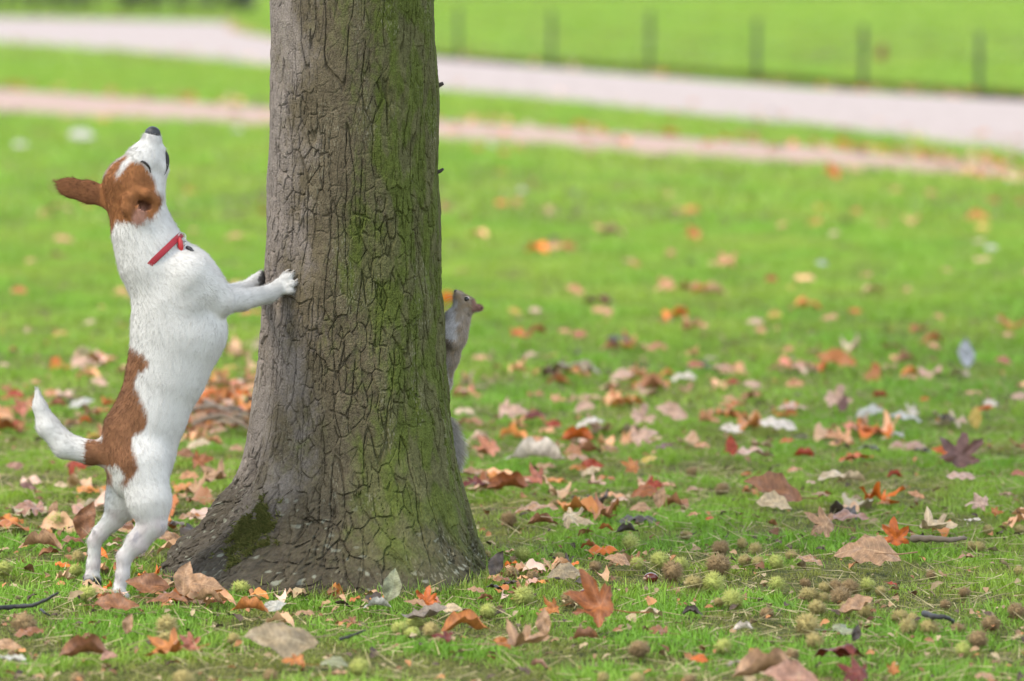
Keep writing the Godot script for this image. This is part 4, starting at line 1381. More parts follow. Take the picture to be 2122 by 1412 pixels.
func build_dog() -> void:
	var dog := base("dog", DOG_AT)
	tag(dog, "white and brown terrier on its hind legs, forepaws against the tree, looking up", "dog")
	take_bones(DOG_BONES)
	var made := nets(0.0026)
	var v: PackedVector3Array = made[0]
	var idx: PackedInt32Array = made[1]
	var n := smooth_normals(v, idx)
	# the ear canal and a little hollow behind the elbow
	for i in v.size():
		var p := v[i]
		if p.z > 0.015 and p.y > 0.55 and within(Vector2(p.x, p.y), EAR_HOLE):
			v[i] = p - n[i] * 0.013
	n = smooth_normals(v, idx)
	var col := PackedColorArray()
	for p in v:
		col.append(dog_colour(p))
	var coat := paint(Color.WHITE, 0.85, true, 0.3)
	relief(coat, 0.05, 3, 0.06, 14.0, 71)
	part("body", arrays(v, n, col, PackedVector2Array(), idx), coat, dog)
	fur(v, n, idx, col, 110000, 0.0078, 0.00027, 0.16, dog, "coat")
	# nose with nostrils, half-shut eye, dark lip
	var black := paint(Color(0.018, 0.018, 0.020), 0.55)
	var nose_line := []
	var nose_r := []
	for i in 9:
		var t := i / 8.0
		nose_line.append(DOG_NOSE[0].lerp(DOG_NOSE[1], t))
		nose_r.append(0.0112 * sqrt(maxf(1.0 - pow(2.0 * t - 1.0, 2.0), 0.03)))
	var nose := part("nose", tube(nose_line, nose_r, 12), black, dog)
	var eye_line := []
	for p in DOG_EYE:
		eye_line.append(Vector3(p.x, p.y, skin_z(p.x, p.y) + 0.0004))
	part("eye", tube(smooth_path(eye_line, 4), [0.0005, 0.0009, 0.0013, 0.0016, 0.0018, 0.0020, 0.0021, 0.0022, 0.0022, 0.0022, 0.0021, 0.0019, 0.0017, 0.0014, 0.0011, 0.0008, 0.0005], 8), paint(Color(0.02, 0.012, 0.008), 0.25), dog)
	var lip_line := smooth_path(DOG_LIP, 3)
	var lip_r := []
	for i in lip_line.size():
		lip_r.append(0.0029 * sqrt(sin(PI * (0.06 + 0.88 * i / (lip_line.size() - 1.0)))))
	part("lip", tube(lip_line, lip_r, 8), paint(Color(0.016, 0.014, 0.014), 0.75), dog)
	# claws on the forepaw that grips the bark
	var horn := paint(Color(0.30, 0.26, 0.22), 0.5)
	for p in DOG_CLAWS:
		part("claw", tube([p, p + Vector3(0.0035, 0.0035, -0.001), p + Vector3(0.007, 0.0045, -0.003)], [0.0022, 0.0016, 0.0005], 6), horn, dog)
	# red collar with ring, tag and a black strap end
	var mid: Vector3 = COLLAR[0]
	var throat: Vector3 = COLLAR[1]
	var u := throat - mid
	var w := Vector3(0, 0, 0.050)
	var axis := Vector3(-u.y, u.x, 0).normalized()
	var cv := PackedVector3Array()
	var ci := PackedInt32Array()
	var around := 72
	for i in around:
		var a := TAU * i / around
		var c := mid + u * cos(a) + w * sin(a) * (1.0 + 0.12 * cos(a))
		var out_ := (u.normalized() * cos(a) + Vector3(0, 0, 1) * sin(a)).normalized()
		for k in [[-0.0048, 0.0], [-0.0042, 0.0020], [0.0042, 0.0020], [0.0048, 0.0], [0.0, -0.001]]:
			cv.append(c + axis * float(k[0]) + out_ * float(k[1]))
	for i in around:
		for k in 5:
			var a := i * 5 + k
			var b := i * 5 + (k + 1) % 5
			var a2 := ((i + 1) % around) * 5 + k
			var b2 := ((i + 1) % around) * 5 + (k + 1) % 5
			ci.append_array([a, b, a2, b, b2, a2])
	var red := paint(Color(0.26, 0.008, 0.016), 0.7)
	var collar := part("collar", arrays(cv, smooth_normals(cv, ci), PackedColorArray(), PackedVector2Array(), ci), red, dog)
	collar.set_meta("label", "red dog collar with a hanging tag")
	var ring := TorusMesh.new()
	ring.inner_radius = 0.0052
	ring.outer_radius = 0.0068
	ring.rings = 20
	ring.ring_segments = 8
	var steel := paint(Color(0.45, 0.43, 0.40), 0.3)
	steel.metallic = 1.0
	var o := part("ring", ring, steel, collar)
	o.position = TAG[0] + Vector3(0.003, 0, maxf(0.0, skin_z(TAG[0].x, TAG[0].y) + 0.004 - TAG[0].z))
	o.rotation = Vector3(PI / 2 - 0.3, 0.5, 0)
	var tag_at: Vector3 = TAG[1]
	tag_at.z = maxf(tag_at.z, skin_z(tag_at.x, tag_at.y) + 0.003)
	part("tag", tube([tag_at + Vector3(-0.001, 0.014, 0.001), tag_at + Vector3(0, 0.009, 0.001), tag_at, tag_at + Vector3(0.0005, -0.008, 0), tag_at + Vector3(0.001, -0.011, 0)], [0.001, 0.0036, 0.0050, 0.0040, 0.001], 10), paint(Color(0.42, 0.02, 0.02), 0.35), collar)
	o = part("ring", ring, steel, collar)
	o.position = TAG[2] + Vector3(0, 0, maxf(0.0, skin_z(TAG[2].x, TAG[2].y) + 0.003 - TAG[2].z))
	o.scale = Vector3.ONE * 0.8
	o.rotation = Vector3(0.4, 0.2, 0.9)
	var s0: Vector3 = TAG[3]
	var s1: Vector3 = TAG[4]
	s0.z = skin_z(s0.x, s0.y) + 0.002
	s1.z = skin_z(s1.x, s1.y) + 0.002
	part("strap_end", tube([s0, s0.lerp(s1, 0.5) + Vector3(0, 0.001, 0.001), s1], [0.003, 0.0034, 0.002], 8), paint(Color(0.012, 0.012, 0.014), 0.5), collar)

func squirrel_colour(p: Vector3) -> Color:
	var n := fine.get_noise_3d(p.x * 90.0, p.y * 90.0, p.z * 90.0)
	var grey := Color(0.30, 0.25, 0.205)
	var tawny := Color(0.31, 0.225, 0.135)
	var white := Color(0.52, 0.49, 0.47)
	var c := grey.lerp(tawny, clampf(0.3 + n * 0.8, 0.0, 1.0))
	var edge := n * 0.005
	if p.y > 0.066:
		c = tawny.lerp(grey, clampf(0.35 + n, 0.0, 1.0))
		c = c.lerp(white, smoothstep(0.0215, 0.0165, p.x + edge + (0.085 - p.y) * 0.25) * smoothstep(0.088, 0.080, p.y))
		if p.x > 0.0395:
			c = Color(0.27, 0.15, 0.11)
	elif p.y > 0.022:
		c = c.lerp(white, smoothstep(0.021, 0.012, p.x + edge))
	else:
		c = c.lerp(white, 0.8 * smoothstep(0.010, 0.000, p.x + edge) * smoothstep(-0.005, -0.025, p.y))
	return Color(c.r, c.g, c.b)

func build_squirrel() -> void:
	var squirrel := base("squirrel", SQUIRREL_AT)
	tag(squirrel, "grey squirrel clinging to the side of the trunk away from the dog", "squirrel")
	take_bones(SQUIRREL_BONES)
	var made := nets(0.0013)
	var v: PackedVector3Array = made[0]
	var idx: PackedInt32Array = made[1]
	var n := smooth_normals(v, idx)
	var col := PackedColorArray()
	for p in v:
		col.append(squirrel_colour(p))
	part("body", arrays(v, n, col, PackedVector2Array(), idx), paint(Color.WHITE, 0.9, true, 0.3), squirrel)
	fur(v, n, idx, col, 34000, 0.0065, 0.00026, 0.42, squirrel, "coat", 0.5)
	var e: Vector3 = SQUIRREL_EYE[0]
	e.z = skin_z(e.x, e.y) - 0.0012
	var ball := SphereMesh.new()
	ball.radius = 0.0042
	ball.height = 0.0084
	ball.radial_segments = 20
	ball.rings = 12
	var rim := SphereMesh.new()
	rim.radius = 0.0054
	rim.height = 0.0108
	rim.radial_segments = 20
	rim.rings = 12
	var lid := part("eyelid", rim, paint(Color(0.50, 0.40, 0.30), 0.8), squirrel)
	lid.position = e + Vector3(0, 0, -0.0030)
	var eye := part("eye", ball, paint(Color(0.012, 0.007, 0.005), 0.08), squirrel)
	eye.position = e + Vector3(0, 0, 0.0002)
	var snout := part("nose", ball, paint(Color(0.06, 0.045, 0.04), 0.6), squirrel)
	snout.position = SQUIRREL_NOSE[0] + Vector3(0.0006, -0.0015, 0)
	snout.scale = Vector3(0.75, 0.7, 0.8)
	# whiskers
	var pale := paint(Color(0.3, 0.27, 0.24), 0.5)
	for k in 4:
		var from: Vector3 = SQUIRREL_NOSE[0] + Vector3(0.002, -0.008 - 0.002 * k, 0.006)
		part("whisker", tube([from, from + Vector3(-0.010, 0.001 - 0.002 * k, 0.004), from + Vector3(-0.018, -0.001 - 0.004 * k, 0.006)], [0.00025, 0.0002, 0.0001], 4), pale, squirrel)
	# forefoot claws on the bark
	for k in 3:
		var at: Vector3 = SQUIRREL_HAND[0] + Vector3(0, 0.004 - 0.004 * k, 0.003)
		part("claw", tube([at, at + Vector3(-0.004, 0.002, 0.001), at + Vector3(-0.008, -0.001, 0)], [0.0016, 0.0012, 0.0004], 6), paint(Color(0.03, 0.025, 0.022), 0.6), squirrel)
	# bushy tail hanging down the bark
	var where: Array[Transform3D] = []
	var tint := PackedColorArray()
	var line := smooth_path(SQUIRREL_TAIL, 8)
	for i in 6000:
		var t := rng.randf()
		var f := t * (line.size() - 1)
		var j := mini(int(f), line.size() - 2)
		var p: Vector3 = line[j].lerp(line[j + 1], f - j)
		var down: Vector3 = (line[j + 1] - line[j]).normalized()
		var out_ := Vector3(rng.randfn(), rng.randfn() * 0.3, rng.randfn()).normalized()
		var dir := (down * 0.95 + out_ * 0.75).normalized()
		var side := dir.cross(Vector3(0.2, 0.1, 1)).normalized()
		var l := rng.randf_range(0.014, 0.032) * (0.75 + 0.4 * sin(PI * t))
		where.append(Transform3D(Basis(side * 0.00036, dir * l, side.cross(dir) * 0.00036), p + out_ * 0.003))
		tint.append(Color(0.26, 0.22, 0.17).lerp(Color(0.66, 0.62, 0.56), clampf(rng.randf() * 1.1 - 0.1, 0.0, 1.0)))
	tag(bulk("tail", hair_mesh(1.0), paint(Color.WHITE, 0.8, true, 0.3), where, tint, squirrel), "", "", "", "stuff")

# ------------------------------------------------------------------ fallen leaves
func lobed(phi: float, g: int) -> float:
	var r := 0.17
	var lobes := [[0.0, 0.52, 0.50], [0.86, 0.47, 0.46], [-0.86, 0.47, 0.46], [1.75, 0.36, 0.42], [-1.75, 0.36, 0.42]]
	for i in lobes.size():
		var l: Array = lobes[i]
		var d := absf(wrapf(phi - l[0] - 0.08 * sin(g * 1.7 + i), -PI, PI)) / float(l[2])
		if d < 1.0:
			r = maxf(r, 0.17 + (float(l[1]) * (1.0 + 0.1 * sin(g * 2.3 + i * 1.9)) - 0.17) * pow(1.0 - d, 0.85))
	return r * (1.0 + 0.05 * sin(phi * 29.0 + g) + 0.03 * sin(phi * 17.0 + 2.0 * g))

func leaf_mesh(kind: String, roll: float, bend: float, wave: float, g: int) -> ArrayMesh:
	# a leaf one unit long, lying along x with its upper side up; roll cups it across, bend arches it along
	var v := PackedVector3Array()
	var uv := PackedVector2Array()
	var idx := PackedInt32Array()
	if kind == "O":
		var nu := 14
		var nv := 8
		for i in nu + 1:
			var t := float(i) / nu
			var half := 0.27 * pow(sin(PI * pow(t, 0.85)), 1.05) * (1.0 + 0.06 * sin(t * 21.0 + g)) + 0.004
			for k in nv + 1:
				var q := (2.0 * k / nv - 1.0)
				v.append(Vector3(t - 0.5, 0, q * half))
		for i in nu:
			for k in nv:
				var a := i * (nv + 1) + k
				idx.append_array([a, a + 1, a + nv + 1, a + 1, a + nv + 2, a + nv + 1])
	else:
		var rings := 4
		var seg := 60
		v.append(Vector3(-0.12, 0, 0))
		for r in range(1, rings + 1):
			for k in seg:
				var phi := TAU * k / seg
				var rad := lobed(phi, g) * r / rings
				v.append(Vector3(cos(phi) * rad - 0.12, 0, sin(phi) * rad))
		for k in seg:
			idx.append_array([0, 1 + (k + 1) % seg, 1 + k])
			for r in rings - 1:
				var a := 1 + r * seg + k
				var b := 1 + r * seg + (k + 1) % seg
				idx.append_array([a, b, a + seg, b, b + seg, a + seg])
	for i in v.size():
		var p := v[i]
		uv.append(Vector2(p.x + 0.5, p.z + 0.5))
		var y := 0.045 * wave * (sin(p.x * 13.0 + g * 1.3) * cos(p.z * 11.0 + g) + 0.7 * sin(p.x * 23.0 - p.z * 19.0 + g * 2.1) * absf(p.z) * 4.0)
		# the fold along the midrib
		y += absf(p.z) * 0.18 * wave
		var f := p.z * roll
		var z := p.z if absf(roll) < 0.05 else sin(f) / roll
		y += 0.0 if absf(roll) < 0.05 else (1.0 - cos(f)) / roll
		var e := p.x * bend
		var x := p.x if absf(bend) < 0.05 else sin(e) / bend
		y += 0.0 if absf(bend) < 0.05 else -(1.0 - cos(e)) / bend
		v[i] = Vector3(x, y, z + 0.05 * sin(p.x * 4.0 + g) * wave)
	return arrays(v, smooth_normals(v, idx), PackedColorArray(), uv, idx)

func vein_picture(kind: String) -> ImageTexture:
	# the print of a leaf: pale midrib and side veins, darker blotches, brown specks
	var size := 256
	var im := Image.create(size, size, false, Image.FORMAT_RGB8)
	for y in size:
		for x in size:
			var u := float(x) / size - 0.5
			var w := float(y) / size - 0.5
			var vein := 0.0
			if kind == "O":
				vein = maxf(vein, 1.0 - absf(w) / 0.010)
				var s := u - absf(w) * 0.75 + 0.05 * sin(absf(w) * 9.0)
				var k := absf(fposmod(s * 14.0, 1.0) - 0.5) / 14.0
				vein = maxf(vein, 0.8 * (1.0 - k / 0.006))
			else:
				for a in [0.0, 0.86, -0.86, 1.75, -1.75]:
					var d := Vector2(cos(a), sin(a))
					var p := Vector2(u + 0.12, w)
					var l := p.dot(d)
					var c := absf(p.cross(d))
					if l > 0.0:
						vein = maxf(vein, 1.0 - c / (0.011 - 0.012 * l))
						var s := l - c * 0.9
						var k := absf(fposmod(s * 17.0, 1.0) - 0.5) / 17.0
						if c < 0.11:
							vein = maxf(vein, 0.6 * (1.0 - k / 0.005))
			vein = clampf(vein, 0.0, 1.0)
			var blot := fine.get_noise_2d(u * 7.0, w * 7.0)
			var speck := smoothstep(0.30, 0.42, fine.get_noise_2d(u * 34.0 + 9.0, w * 34.0))
			var g := clampf(0.76 + 0.16 * blot + 0.17 * vein - 0.10 * speck + 0.05 * fine.get_noise_2d(u * 90.0, w * 90.0), 0.1, 1.0)
			im.set_pixel(x, y, Color(g, g * (0.97 + 0.05 * vein), g * (0.94 + 0.08 * vein)))
	return ImageTexture.create_from_image(im)

const LEAF_COLOURS := {
	"tan": Color(0.46, 0.28, 0.155), "brown": Color(0.30, 0.135, 0.06), "orange": Color(0.52, 0.20, 0.05), "red": Color(0.38, 0.055, 0.016), "pink": Color(0.66, 0.44, 0.33), "cream": Color(0.66, 0.52, 0.33),
	"white": Color(0.76, 0.68, 0.58), "grey": Color(0.27, 0.225, 0.18), "greytan": Color(0.34, 0.27, 0.165), "pale": Color(0.52, 0.52, 0.46), "greygreen": Color(0.29, 0.31, 0.18), "yellow": Color(0.60, 0.44, 0.09),
	"darkred": Color(0.17, 0.03, 0.018), "purple": Color(0.21, 0.105, 0.088), "peach": Color(0.66, 0.34, 0.17), "rose": Color(0.52, 0.19, 0.12), "vivid": Color(0.60, 0.145, 0.018), "russet": Color(0.35, 0.12, 0.035),
	"salmon": Color(0.60, 0.25, 0.14), "pinkbrown": Color(0.42, 0.235, 0.165), "dark": Color(0.07, 0.052, 0.04), "olive": Color(0.12, 0.13, 0.05), "blue": Color(0.46, 0.50, 0.56),
}
const LEAF_WORDS := {
	"tan": "tan", "brown": "brown", "orange": "orange", "red": "red", "pink": "pale pink", "cream": "cream", "white": "whitish", "grey": "grey", "greytan": "grey-tan", "pale": "pale grey", "greygreen": "grey-green", "yellow": "yellow",
	"darkred": "dark red", "purple": "purple-brown", "peach": "peach", "rose": "rose red", "vivid": "vivid orange", "russet": "russet", "salmon": "salmon", "pinkbrown": "pinkish brown", "dark": "dark brown", "olive": "olive", "blue": "blue-grey",
}
const ORDER := ["leftmost", "second", "third", "fourth", "fifth", "sixth", "seventh", "eighth", "ninth", "tenth", "eleventh", "twelfth", "thirteenth", "fourteenth", "fifteenth", "sixteenth", "seventeenth", "eighteenth", "nineteenth", "twentieth"]

func zone(z: float) -> String:
	if z > -6.4: return "in the front grass"
	if z > -7.25: return "level with the trunk foot"
	if z > -8.4: return "just behind the trunk"
	if z > -10.2: return "in the thick leaf scatter behind"
	if z > -14.5: return "on the open lawn behind"
	if z > -21.5: return "on the blurred far lawn"
	return "along the gravel track"

func name_in_turn(list: Array, noun: String) -> void:
	# labels for look-alikes: by colour and place, counted from the left of the picture
	var kinds := {}
	for e in list:
		var key: String = "%s|%s" % [e[1], zone(e[0].position.z)]
		if not kinds.has(key): kinds[key] = []
		kinds[key].append(e[0])
	for key: String in kinds:
		var all: Array = kinds[key]
		all.sort_custom(func(a, b): return in_frame(a.position).x < in_frame(b.position).x)
		var w := key.split("|")
		for i in all.size():
			var said := "%s %s %s" % [w[0], noun, w[1]]
			if all.size() > 1:
				if i == 0: said = "leftmost " + said
				elif i == all.size() - 1: said = "rightmost " + said
				else: said = "%s %s from the left %s" % [ORDER[mini(i, 19)], w[0] + " " + noun, w[1]]
			else:
				said = "only " + said
			all[i].set_meta("label", said)

func build_leaves() -> void:
	var oval := vein_picture("O")
	var maple := vein_picture("L")
	var skins := {}
	for c: String in LEAF_COLOURS:
		for kind in ["O", "L"]:
			var m := paint(LEAF_COLOURS[c] * 1.15, 0.55, false, 0.45)
			m.albedo_texture = oval if kind == "O" else maple
			m.backlight_enabled = true
			m.backlight = Color(0.45, 0.42, 0.38)
			m.texture_repeat = false
			skins[c + kind] = m
	var shapes := {}
	for kind in ["O", "L"]:
		for g in 4:
			shapes[kind + "f%d" % g] = leaf_mesh(kind, [1.2, -1.6, 2.0, -1.2][g], [0.6, 0.9, -0.6, 1.0][g], 1.2, g + 1)
			shapes[kind + "t%d" % g] = leaf_mesh(kind, [1.5, -1.6, 1.8, -1.2][g], [0.5, 0.7, -0.4, 0.8][g], 1.1 if kind == "O" else 1.5, g + 11)
			shapes[kind + "u%d" % g] = leaf_mesh(kind, [1.6, -1.6, 2.2, 1.0][g], [0.5, -0.6, 0.7, 0.3][g], 1.0, g + 21)
			shapes[kind + "c%d" % g] = leaf_mesh(kind, [5.5, -5.0, 7.0, -4.0][g], [1.3, 1.6, 0.8, 2.0][g], 1.3, g + 31)
	var stalk := tube([Vector3(-0.72, 0.03, 0.03), Vector3(-0.6, 0.015, 0.015), Vector3(-0.48, 0.0, 0.0), Vector3(-0.1, -0.006, 0)], [0.011, 0.009, 0.010, 0.004], 6)
	var alike := []
	var turn := 0
	for e in LEAVES:
		turn += 1
		var kind: String = e[4]
		var pose: String = e[5]
		var g := rng.randi() % 4
		var shape: ArrayMesh = shapes["%s%s%d" % [kind, pose, g]]
		var yaw := rng.randf_range(-0.5, 0.5)
		var about := PI if rng.randf() < 0.5 else 0.0
		var basis: Basis
		if pose == "f":
			basis = Basis(Vector3.RIGHT, rng.randf_range(0.05, 0.35)) * Basis(Vector3.UP, yaw * 1.3 + about) * Basis(Vector3.BACK, rng.randf_range(-0.15, 0.15))
		elif pose == "t":
			basis = Basis(Vector3.RIGHT, rng.randf_range(0.5, 0.9)) * Basis(Vector3.UP, yaw * 0.6 + about) * Basis(Vector3.BACK, rng.randf_range(-0.15, 0.15))
		elif pose == "u":
			basis = Basis(Vector3.RIGHT, rng.randf_range(1.1, 1.45)) * Basis(Vector3.UP, (1.25 + rng.randf_range(-0.3, 0.5)) if kind == "O" else 1.5)
		else:
			basis = Basis(Vector3.UP, yaw * 0.7 + about) * Basis(Vector3.RIGHT, rng.randf_range(0.0, 0.5))
		var size: float = e[2]
		if kind == "L": size *= 1.15
		if pose == "c": size *= 1.12
		if pose == "u" and kind == "O": size *= 1.35
		basis = basis.scaled(Vector3.ONE * size)
		var low := 9.0
		var verts: PackedVector3Array = shape.surface_get_arrays(0)[Mesh.ARRAY_VERTEX]
		for p in verts:
			low = minf(low, (basis * p).y)
		var at := Vector3(e[0], lay(e[0], e[1]) + 0.020 - low, e[1])
		if pose == "f": at.y += 0.006
		var m: Material = skins[e[3] + kind]
		var o: Node3D
		if e[1] > -8.0:
			o = base("fallen_leaf", at)
			o.basis = basis
			part("blade", shape, m, o)
			if pose == "f" or pose == "t":
				part("stalk", stalk, m, o)
		else:
			o = part("fallen_leaf", shape, m, self)
			o.transform = Transform3D(basis, at)
		if e.size() > 6:
			tag(o, e[6], "leaf", "fallen autumn leaves")
		else:
			tag(o, "", "leaf", "fallen autumn leaves")
			var how: String = {"f": "", "t": "", "u": " upright", "c": " curled"}[pose]
			alike.append([o, LEAF_WORDS[e[3]] + how + (" lobed" if kind == "L" else "")])
	name_in_turn(alike, "leaf")
	# a dark red leaf caught on the fence wire
	var caught := part("caught_leaf", shapes["Ou1"], skins["darkredO"], self)
	var a := Vector3(POSTS[6][0], 0, POSTS[6][1])
	var b := Vector3(POSTS[7][0], 0, POSTS[7][1])
	var p := a.lerp(b, 0.17)
	caught.transform = Transform3D(Basis.from_euler(Vector3(1.5, 0.2, 1.4)).scaled(Vector3.ONE * 0.20), p + Vector3(0, 0.30, 0.034))
	tag(caught, "dark red leaf caught on the fence wire at upper right", "leaf")

# ------------------------------------------------------------------ chestnut burrs, nuts, twigs
func burr_shell(g: int) -> ArrayMesh:
	var s := SphereMesh.new()
	s.radius = 0.30
	s.height = 0.60
	s.radial_segments = 20
	s.rings = 12
	var a := s.surface_get_arrays(0)
	var v: PackedVector3Array = a[Mesh.ARRAY_VERTEX]
	for i in v.size():
		v[i] *= 1.0 + 0.16 * coarse.get_noise_3d(v[i].x * 2.6 + g * 9.0, v[i].y * 2.6, v[i].z * 2.6)
		v[i].y *= 0.86
	a[Mesh.ARRAY_VERTEX] = v
	var m := ArrayMesh.new()
	m.add_surface_from_arrays(Mesh.PRIMITIVE_TRIANGLES, a)
	return m

func burr_spines(g: int) -> ArrayMesh:
	var r := RandomNumberGenerator.new()
	r.seed = 900 + g
	var v := PackedVector3Array()
	var idx := PackedInt32Array()
	var col := PackedColorArray()
	for i in 400:
		var d := Vector3(r.randfn(), r.randfn(), r.randfn()).normalized()
		var root := d * 0.27
		root.y *= 0.86
		var dir := (d + Vector3(r.randfn(), r.randfn(), r.randfn()) * 0.30).normalized()
		var u := dir.cross(Vector3(0.31, 0.9, 0.2)).normalized()
		var w := dir.cross(u)
		var at := v.size()
		var tone := r.randf_range(0.55, 1.45)
		for k in 3:
			var an := TAU * k / 3
			v.append(root + (u * cos(an) + w * sin(an)) * 0.024)
			col.append(Color(tone, tone, tone))
		v.append(root + dir * r.randf_range(0.17, 0.31))
		col.append(Color(tone * 1.2, tone * 1.15, tone))
		idx.append_array([at, at + 3, at + 1, at + 1, at + 3, at + 2, at + 2, at + 3, at])
	return arrays(v, smooth_normals(v, idx), col, PackedVector2Array(), idx)

func build_burrs() -> void:
	var shells := []
	var coats := []
	for g in 3:
		shells.append(burr_shell(g))
		coats.append(burr_spines(g))
	var tones := [Color(0.34, 0.36, 0.085), Color(0.33, 0.265, 0.095), Color(0.24, 0.16, 0.07)]
	var words := ["yellow-green spiny", "straw-coloured spiny", "brown spiny"]
	var shell_m := []
	var spine_m := []
	for c in tones:
		shell_m.append(paint(c, 0.9))
		spine_m.append(paint(c * 1.1, 0.7, true))
	var alike := []
	for e in BURRS:
		var g := rng.randi() % 3
		var k: int = e[3]
		var s: float = e[2] * 1.06
		var o := base("chestnut_burr", Vector3(e[0], lay(e[0], e[1]) + s * 0.36 + 0.006, e[1]))
		o.basis = Basis.from_euler(Vector3(rng.randf() * TAU, rng.randf() * TAU, rng.randf() * TAU)).scaled(Vector3(1.0, rng.randf_range(0.8, 1.0), 1.0) * s)
		part("husk", shells[g], shell_m[k], o)
		tag(part("spine_coat", coats[g], spine_m[k], o), "", "", "", "stuff")
		tag(o, "", "chestnut burr", "chestnut burrs strewn in the grass")
		alike.append([o, words[k]])
	name_in_turn(alike, "chestnut burr")
	var says := ["glossy brown chestnut lying in the grass beside a brown burr", "small dark chestnut peeping out between two brown burrs", "half-hidden chestnut under the burrs near the big russet leaf"]
	for i in NUTS.size():
		var s := SphereMesh.new()
		s.radius = 0.5
		s.height = 1.0
		s.radial_segments = 24
		s.rings = 14
		var o := base("chestnut", NUTS[i])
		o.position.y = 0.016
		part("shell", s, paint(Color(0.10, 0.022, 0.010), 0.18), o).scale = Vector3(0.022, 0.016, 0.018) * [1.0, 0.8, 0.7][i]
		var scar := part("scar", s, paint(Color(0.30, 0.20, 0.12), 0.8), o)
		scar.scale = Vector3(0.008, 0.006, 0.010) * [1.0, 0.8, 0.7][i]
		scar.position = Vector3(-0.0085, -0.001, 0.002) * [1.0, 0.8, 0.7][i]
		tag(o, says[i], "chestnut", "shiny chestnuts")

func build_twigs() -> void:
	var dark := paint(Color(0.022, 0.020, 0.020), 0.75)
	var dull := paint(Color(0.15, 0.11, 0.075), 0.9)
	var all := [
		["twig", TWIG_A, 0.0034, dark, "dark thin twig with a kink, rising from the grass at the left edge"],
		["twig", TWIG_B, 0.0022, dark, "dark bluish twig in the grass in front of the trunk"],
		["twig", TWIG_C, 0.0042, dark, "short black bent twig among burrs at lower right"],
		["stick", STICK, 0.0055, dull, "dull brown stick lying behind the big tan leaf"],
		["twig", TWIG_D, 0.005, dull, "uppermost brown twig in the litter heap between dog and tree"],
		["twig", TWIG_E, 0.006, dull, "lowest brown twig in the litter heap between dog and tree"],
		["twig", TWIG_F, 0.004, dull, "slanting brown twig in the litter heap between dog and tree"],
		["twig", TWIG_G, 0.0018, dark, "tiny dark twig scrap under the kinked twig"],
	]
	for e in all:
		var line := smooth_path(e[1], 4)
		var radii := []
		for i in line.size():
			var t := float(i) / (line.size() - 1)
			radii.append(float(e[2]) * lerpf(1.15, 0.55, t) * (1.0 + 0.15 * sin(i * 2.4)))
			line[i] += Vector3(coarse.get_noise_1d(i * 3.1), coarse.get_noise_1d(i * 2.7 + 40.0), 0) * float(e[2]) * 0.6
		var mid: Vector3 = line[0]
		mid.y = 0
		for i in line.size(): line[i] -= mid
		var o := part(e[0], tube(line, radii, 8), e[3], self)
		o.position = mid
		tag(o, e[4], "twig" if e[0] == "twig" else "stick", "twigs on the ground")

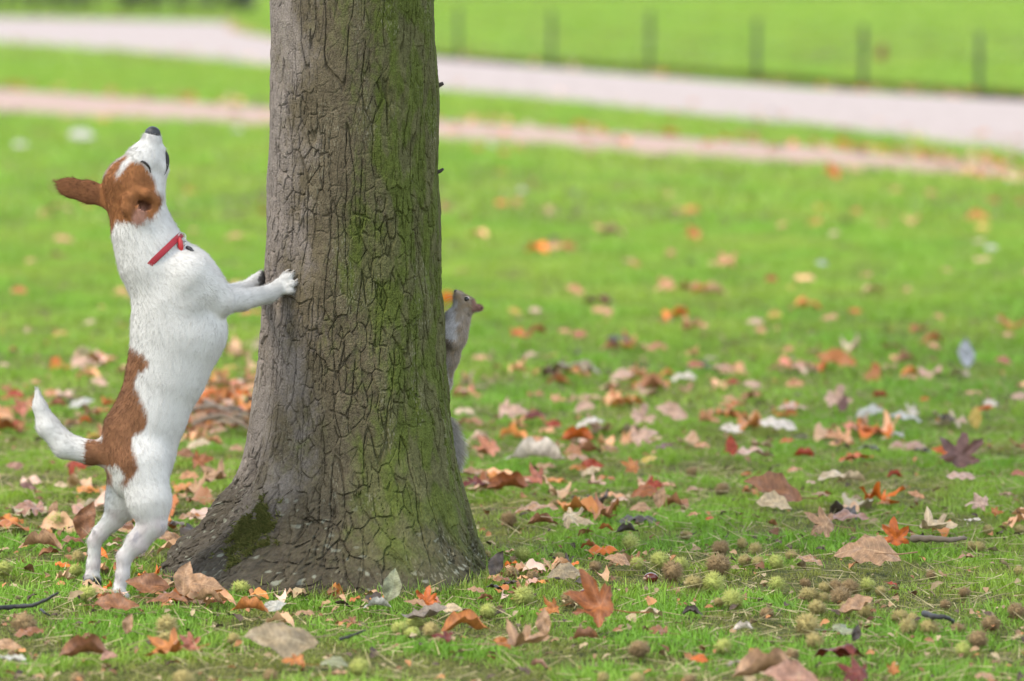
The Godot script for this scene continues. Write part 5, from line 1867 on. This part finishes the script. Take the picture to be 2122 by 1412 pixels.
func build_leaf_drift() -> void:
	# the many smaller leaves between the ones that stand out
	var mixed := [["tan", 5], ["brown", 5], ["russet", 3], ["peach", 4], ["orange", 4], ["pinkbrown", 1], ["pink", 1], ["dark", 1], ["rose", 1], ["vivid", 2], ["greytan", 1]]
	var bag := []
	for e in mixed:
		for k in e[1]: bag.append(LEAF_COLOURS[e[0]])
	var shapes := [leaf_mesh("O", 2.0, 1.2, 1.4, 51), leaf_mesh("O", -3.0, 1.0, 1.4, 52), leaf_mesh("L", 1.8, 1.2, 1.8, 53), leaf_mesh("O", 4.5, 1.4, 1.2, 54), leaf_mesh("L", -2.4, 1.6, 1.8, 55)]
	var wheres := [[], [], [], [], []]
	var tints := [PackedColorArray(), PackedColorArray(), PackedColorArray(), PackedColorArray(), PackedColorArray()]
	var spots := []
	for i in 600:                                    # drifts behind the trunk and the dog
		var d := 7.1 + 3.6 * rng.randf()
		var x := rng.randf_range(-1.0, 1.0) * d * 0.15
		if fine.get_noise_2d(x * 1.3 + 7.0, d * 0.9) + rng.randf_range(-0.2, 0.2) > 0.02 and rng.randf() < 0.8:
			spots.append([x, d, rng.randf_range(0.05, 0.11)])
	for i in 90:                                    # thinner farther out
		var d := 10.5 + 10.0 * rng.randf()
		spots.append([rng.randf_range(-1.0, 1.0) * d * 0.15, d, rng.randf_range(0.06, 0.12)])
	for i in 130:                                    # the heap between dog and tree
		spots.append([-0.63 + rng.randfn() * 0.085, 9.15 + rng.randfn() * 0.28, rng.randf_range(0.05, 0.09)])
	for i in 75:                                    # against the roots
		var an := rng.randf_range(-0.5, PI + 0.5)
		var r := trunk_radius(an, 0.0) + 0.015 + absf(rng.randfn()) * 0.11
		spots.append([TRUNK_AT.x + cos(an) * r, -TRUNK_AT.z - sin(an) * r, rng.randf_range(0.025, 0.06)])
	for pair in [[TRACK_FAR, 230, 0.5], [TRACK_NEAR, 50, 0.3], [PATH_FAR, 260, 0.5], [PATH_NEAR, 80, 0.4]]:   # along the edges of track and path
		for i in int(pair[1]):
			var p := along(pair[0], rng.randf())
			spots.append([p.x + rng.randfn() * 0.1, -p.y + rng.randfn() * float(pair[2]), rng.randf_range(0.06, 0.11)])
	for s in spots:
		var k := rng.randi() % 5
		var b := Basis(Vector3.UP, rng.randf() * TAU) * Basis(Vector3.RIGHT, rng.randfn() * 0.35)
		var y: float = lay(s[0], -s[1]) + 0.016
		if on_paving(Vector2(s[0], -s[1])): y = 0.06
		wheres[k].append(Transform3D(b.scaled(Vector3.ONE * float(s[2])), Vector3(s[0], y, -s[1])))
		tints[k].append(bag[rng.randi() % bag.size()] * rng.randf_range(0.75, 1.15))
	var holder := base("leaf_drift", Vector3.ZERO)
	tag(holder, "loose drifts of small brown, tan and orange leaves over lawn and path edges", "leaves", "", "stuff")
	for k in 5:
		var m := paint(Color.WHITE, 0.6, true, 0.4)
		m.backlight_enabled = true
		m.backlight = Color(0.45, 0.42, 0.38)
		bulk("small_leaf", shapes[k], m, wheres[k], tints[k], holder)
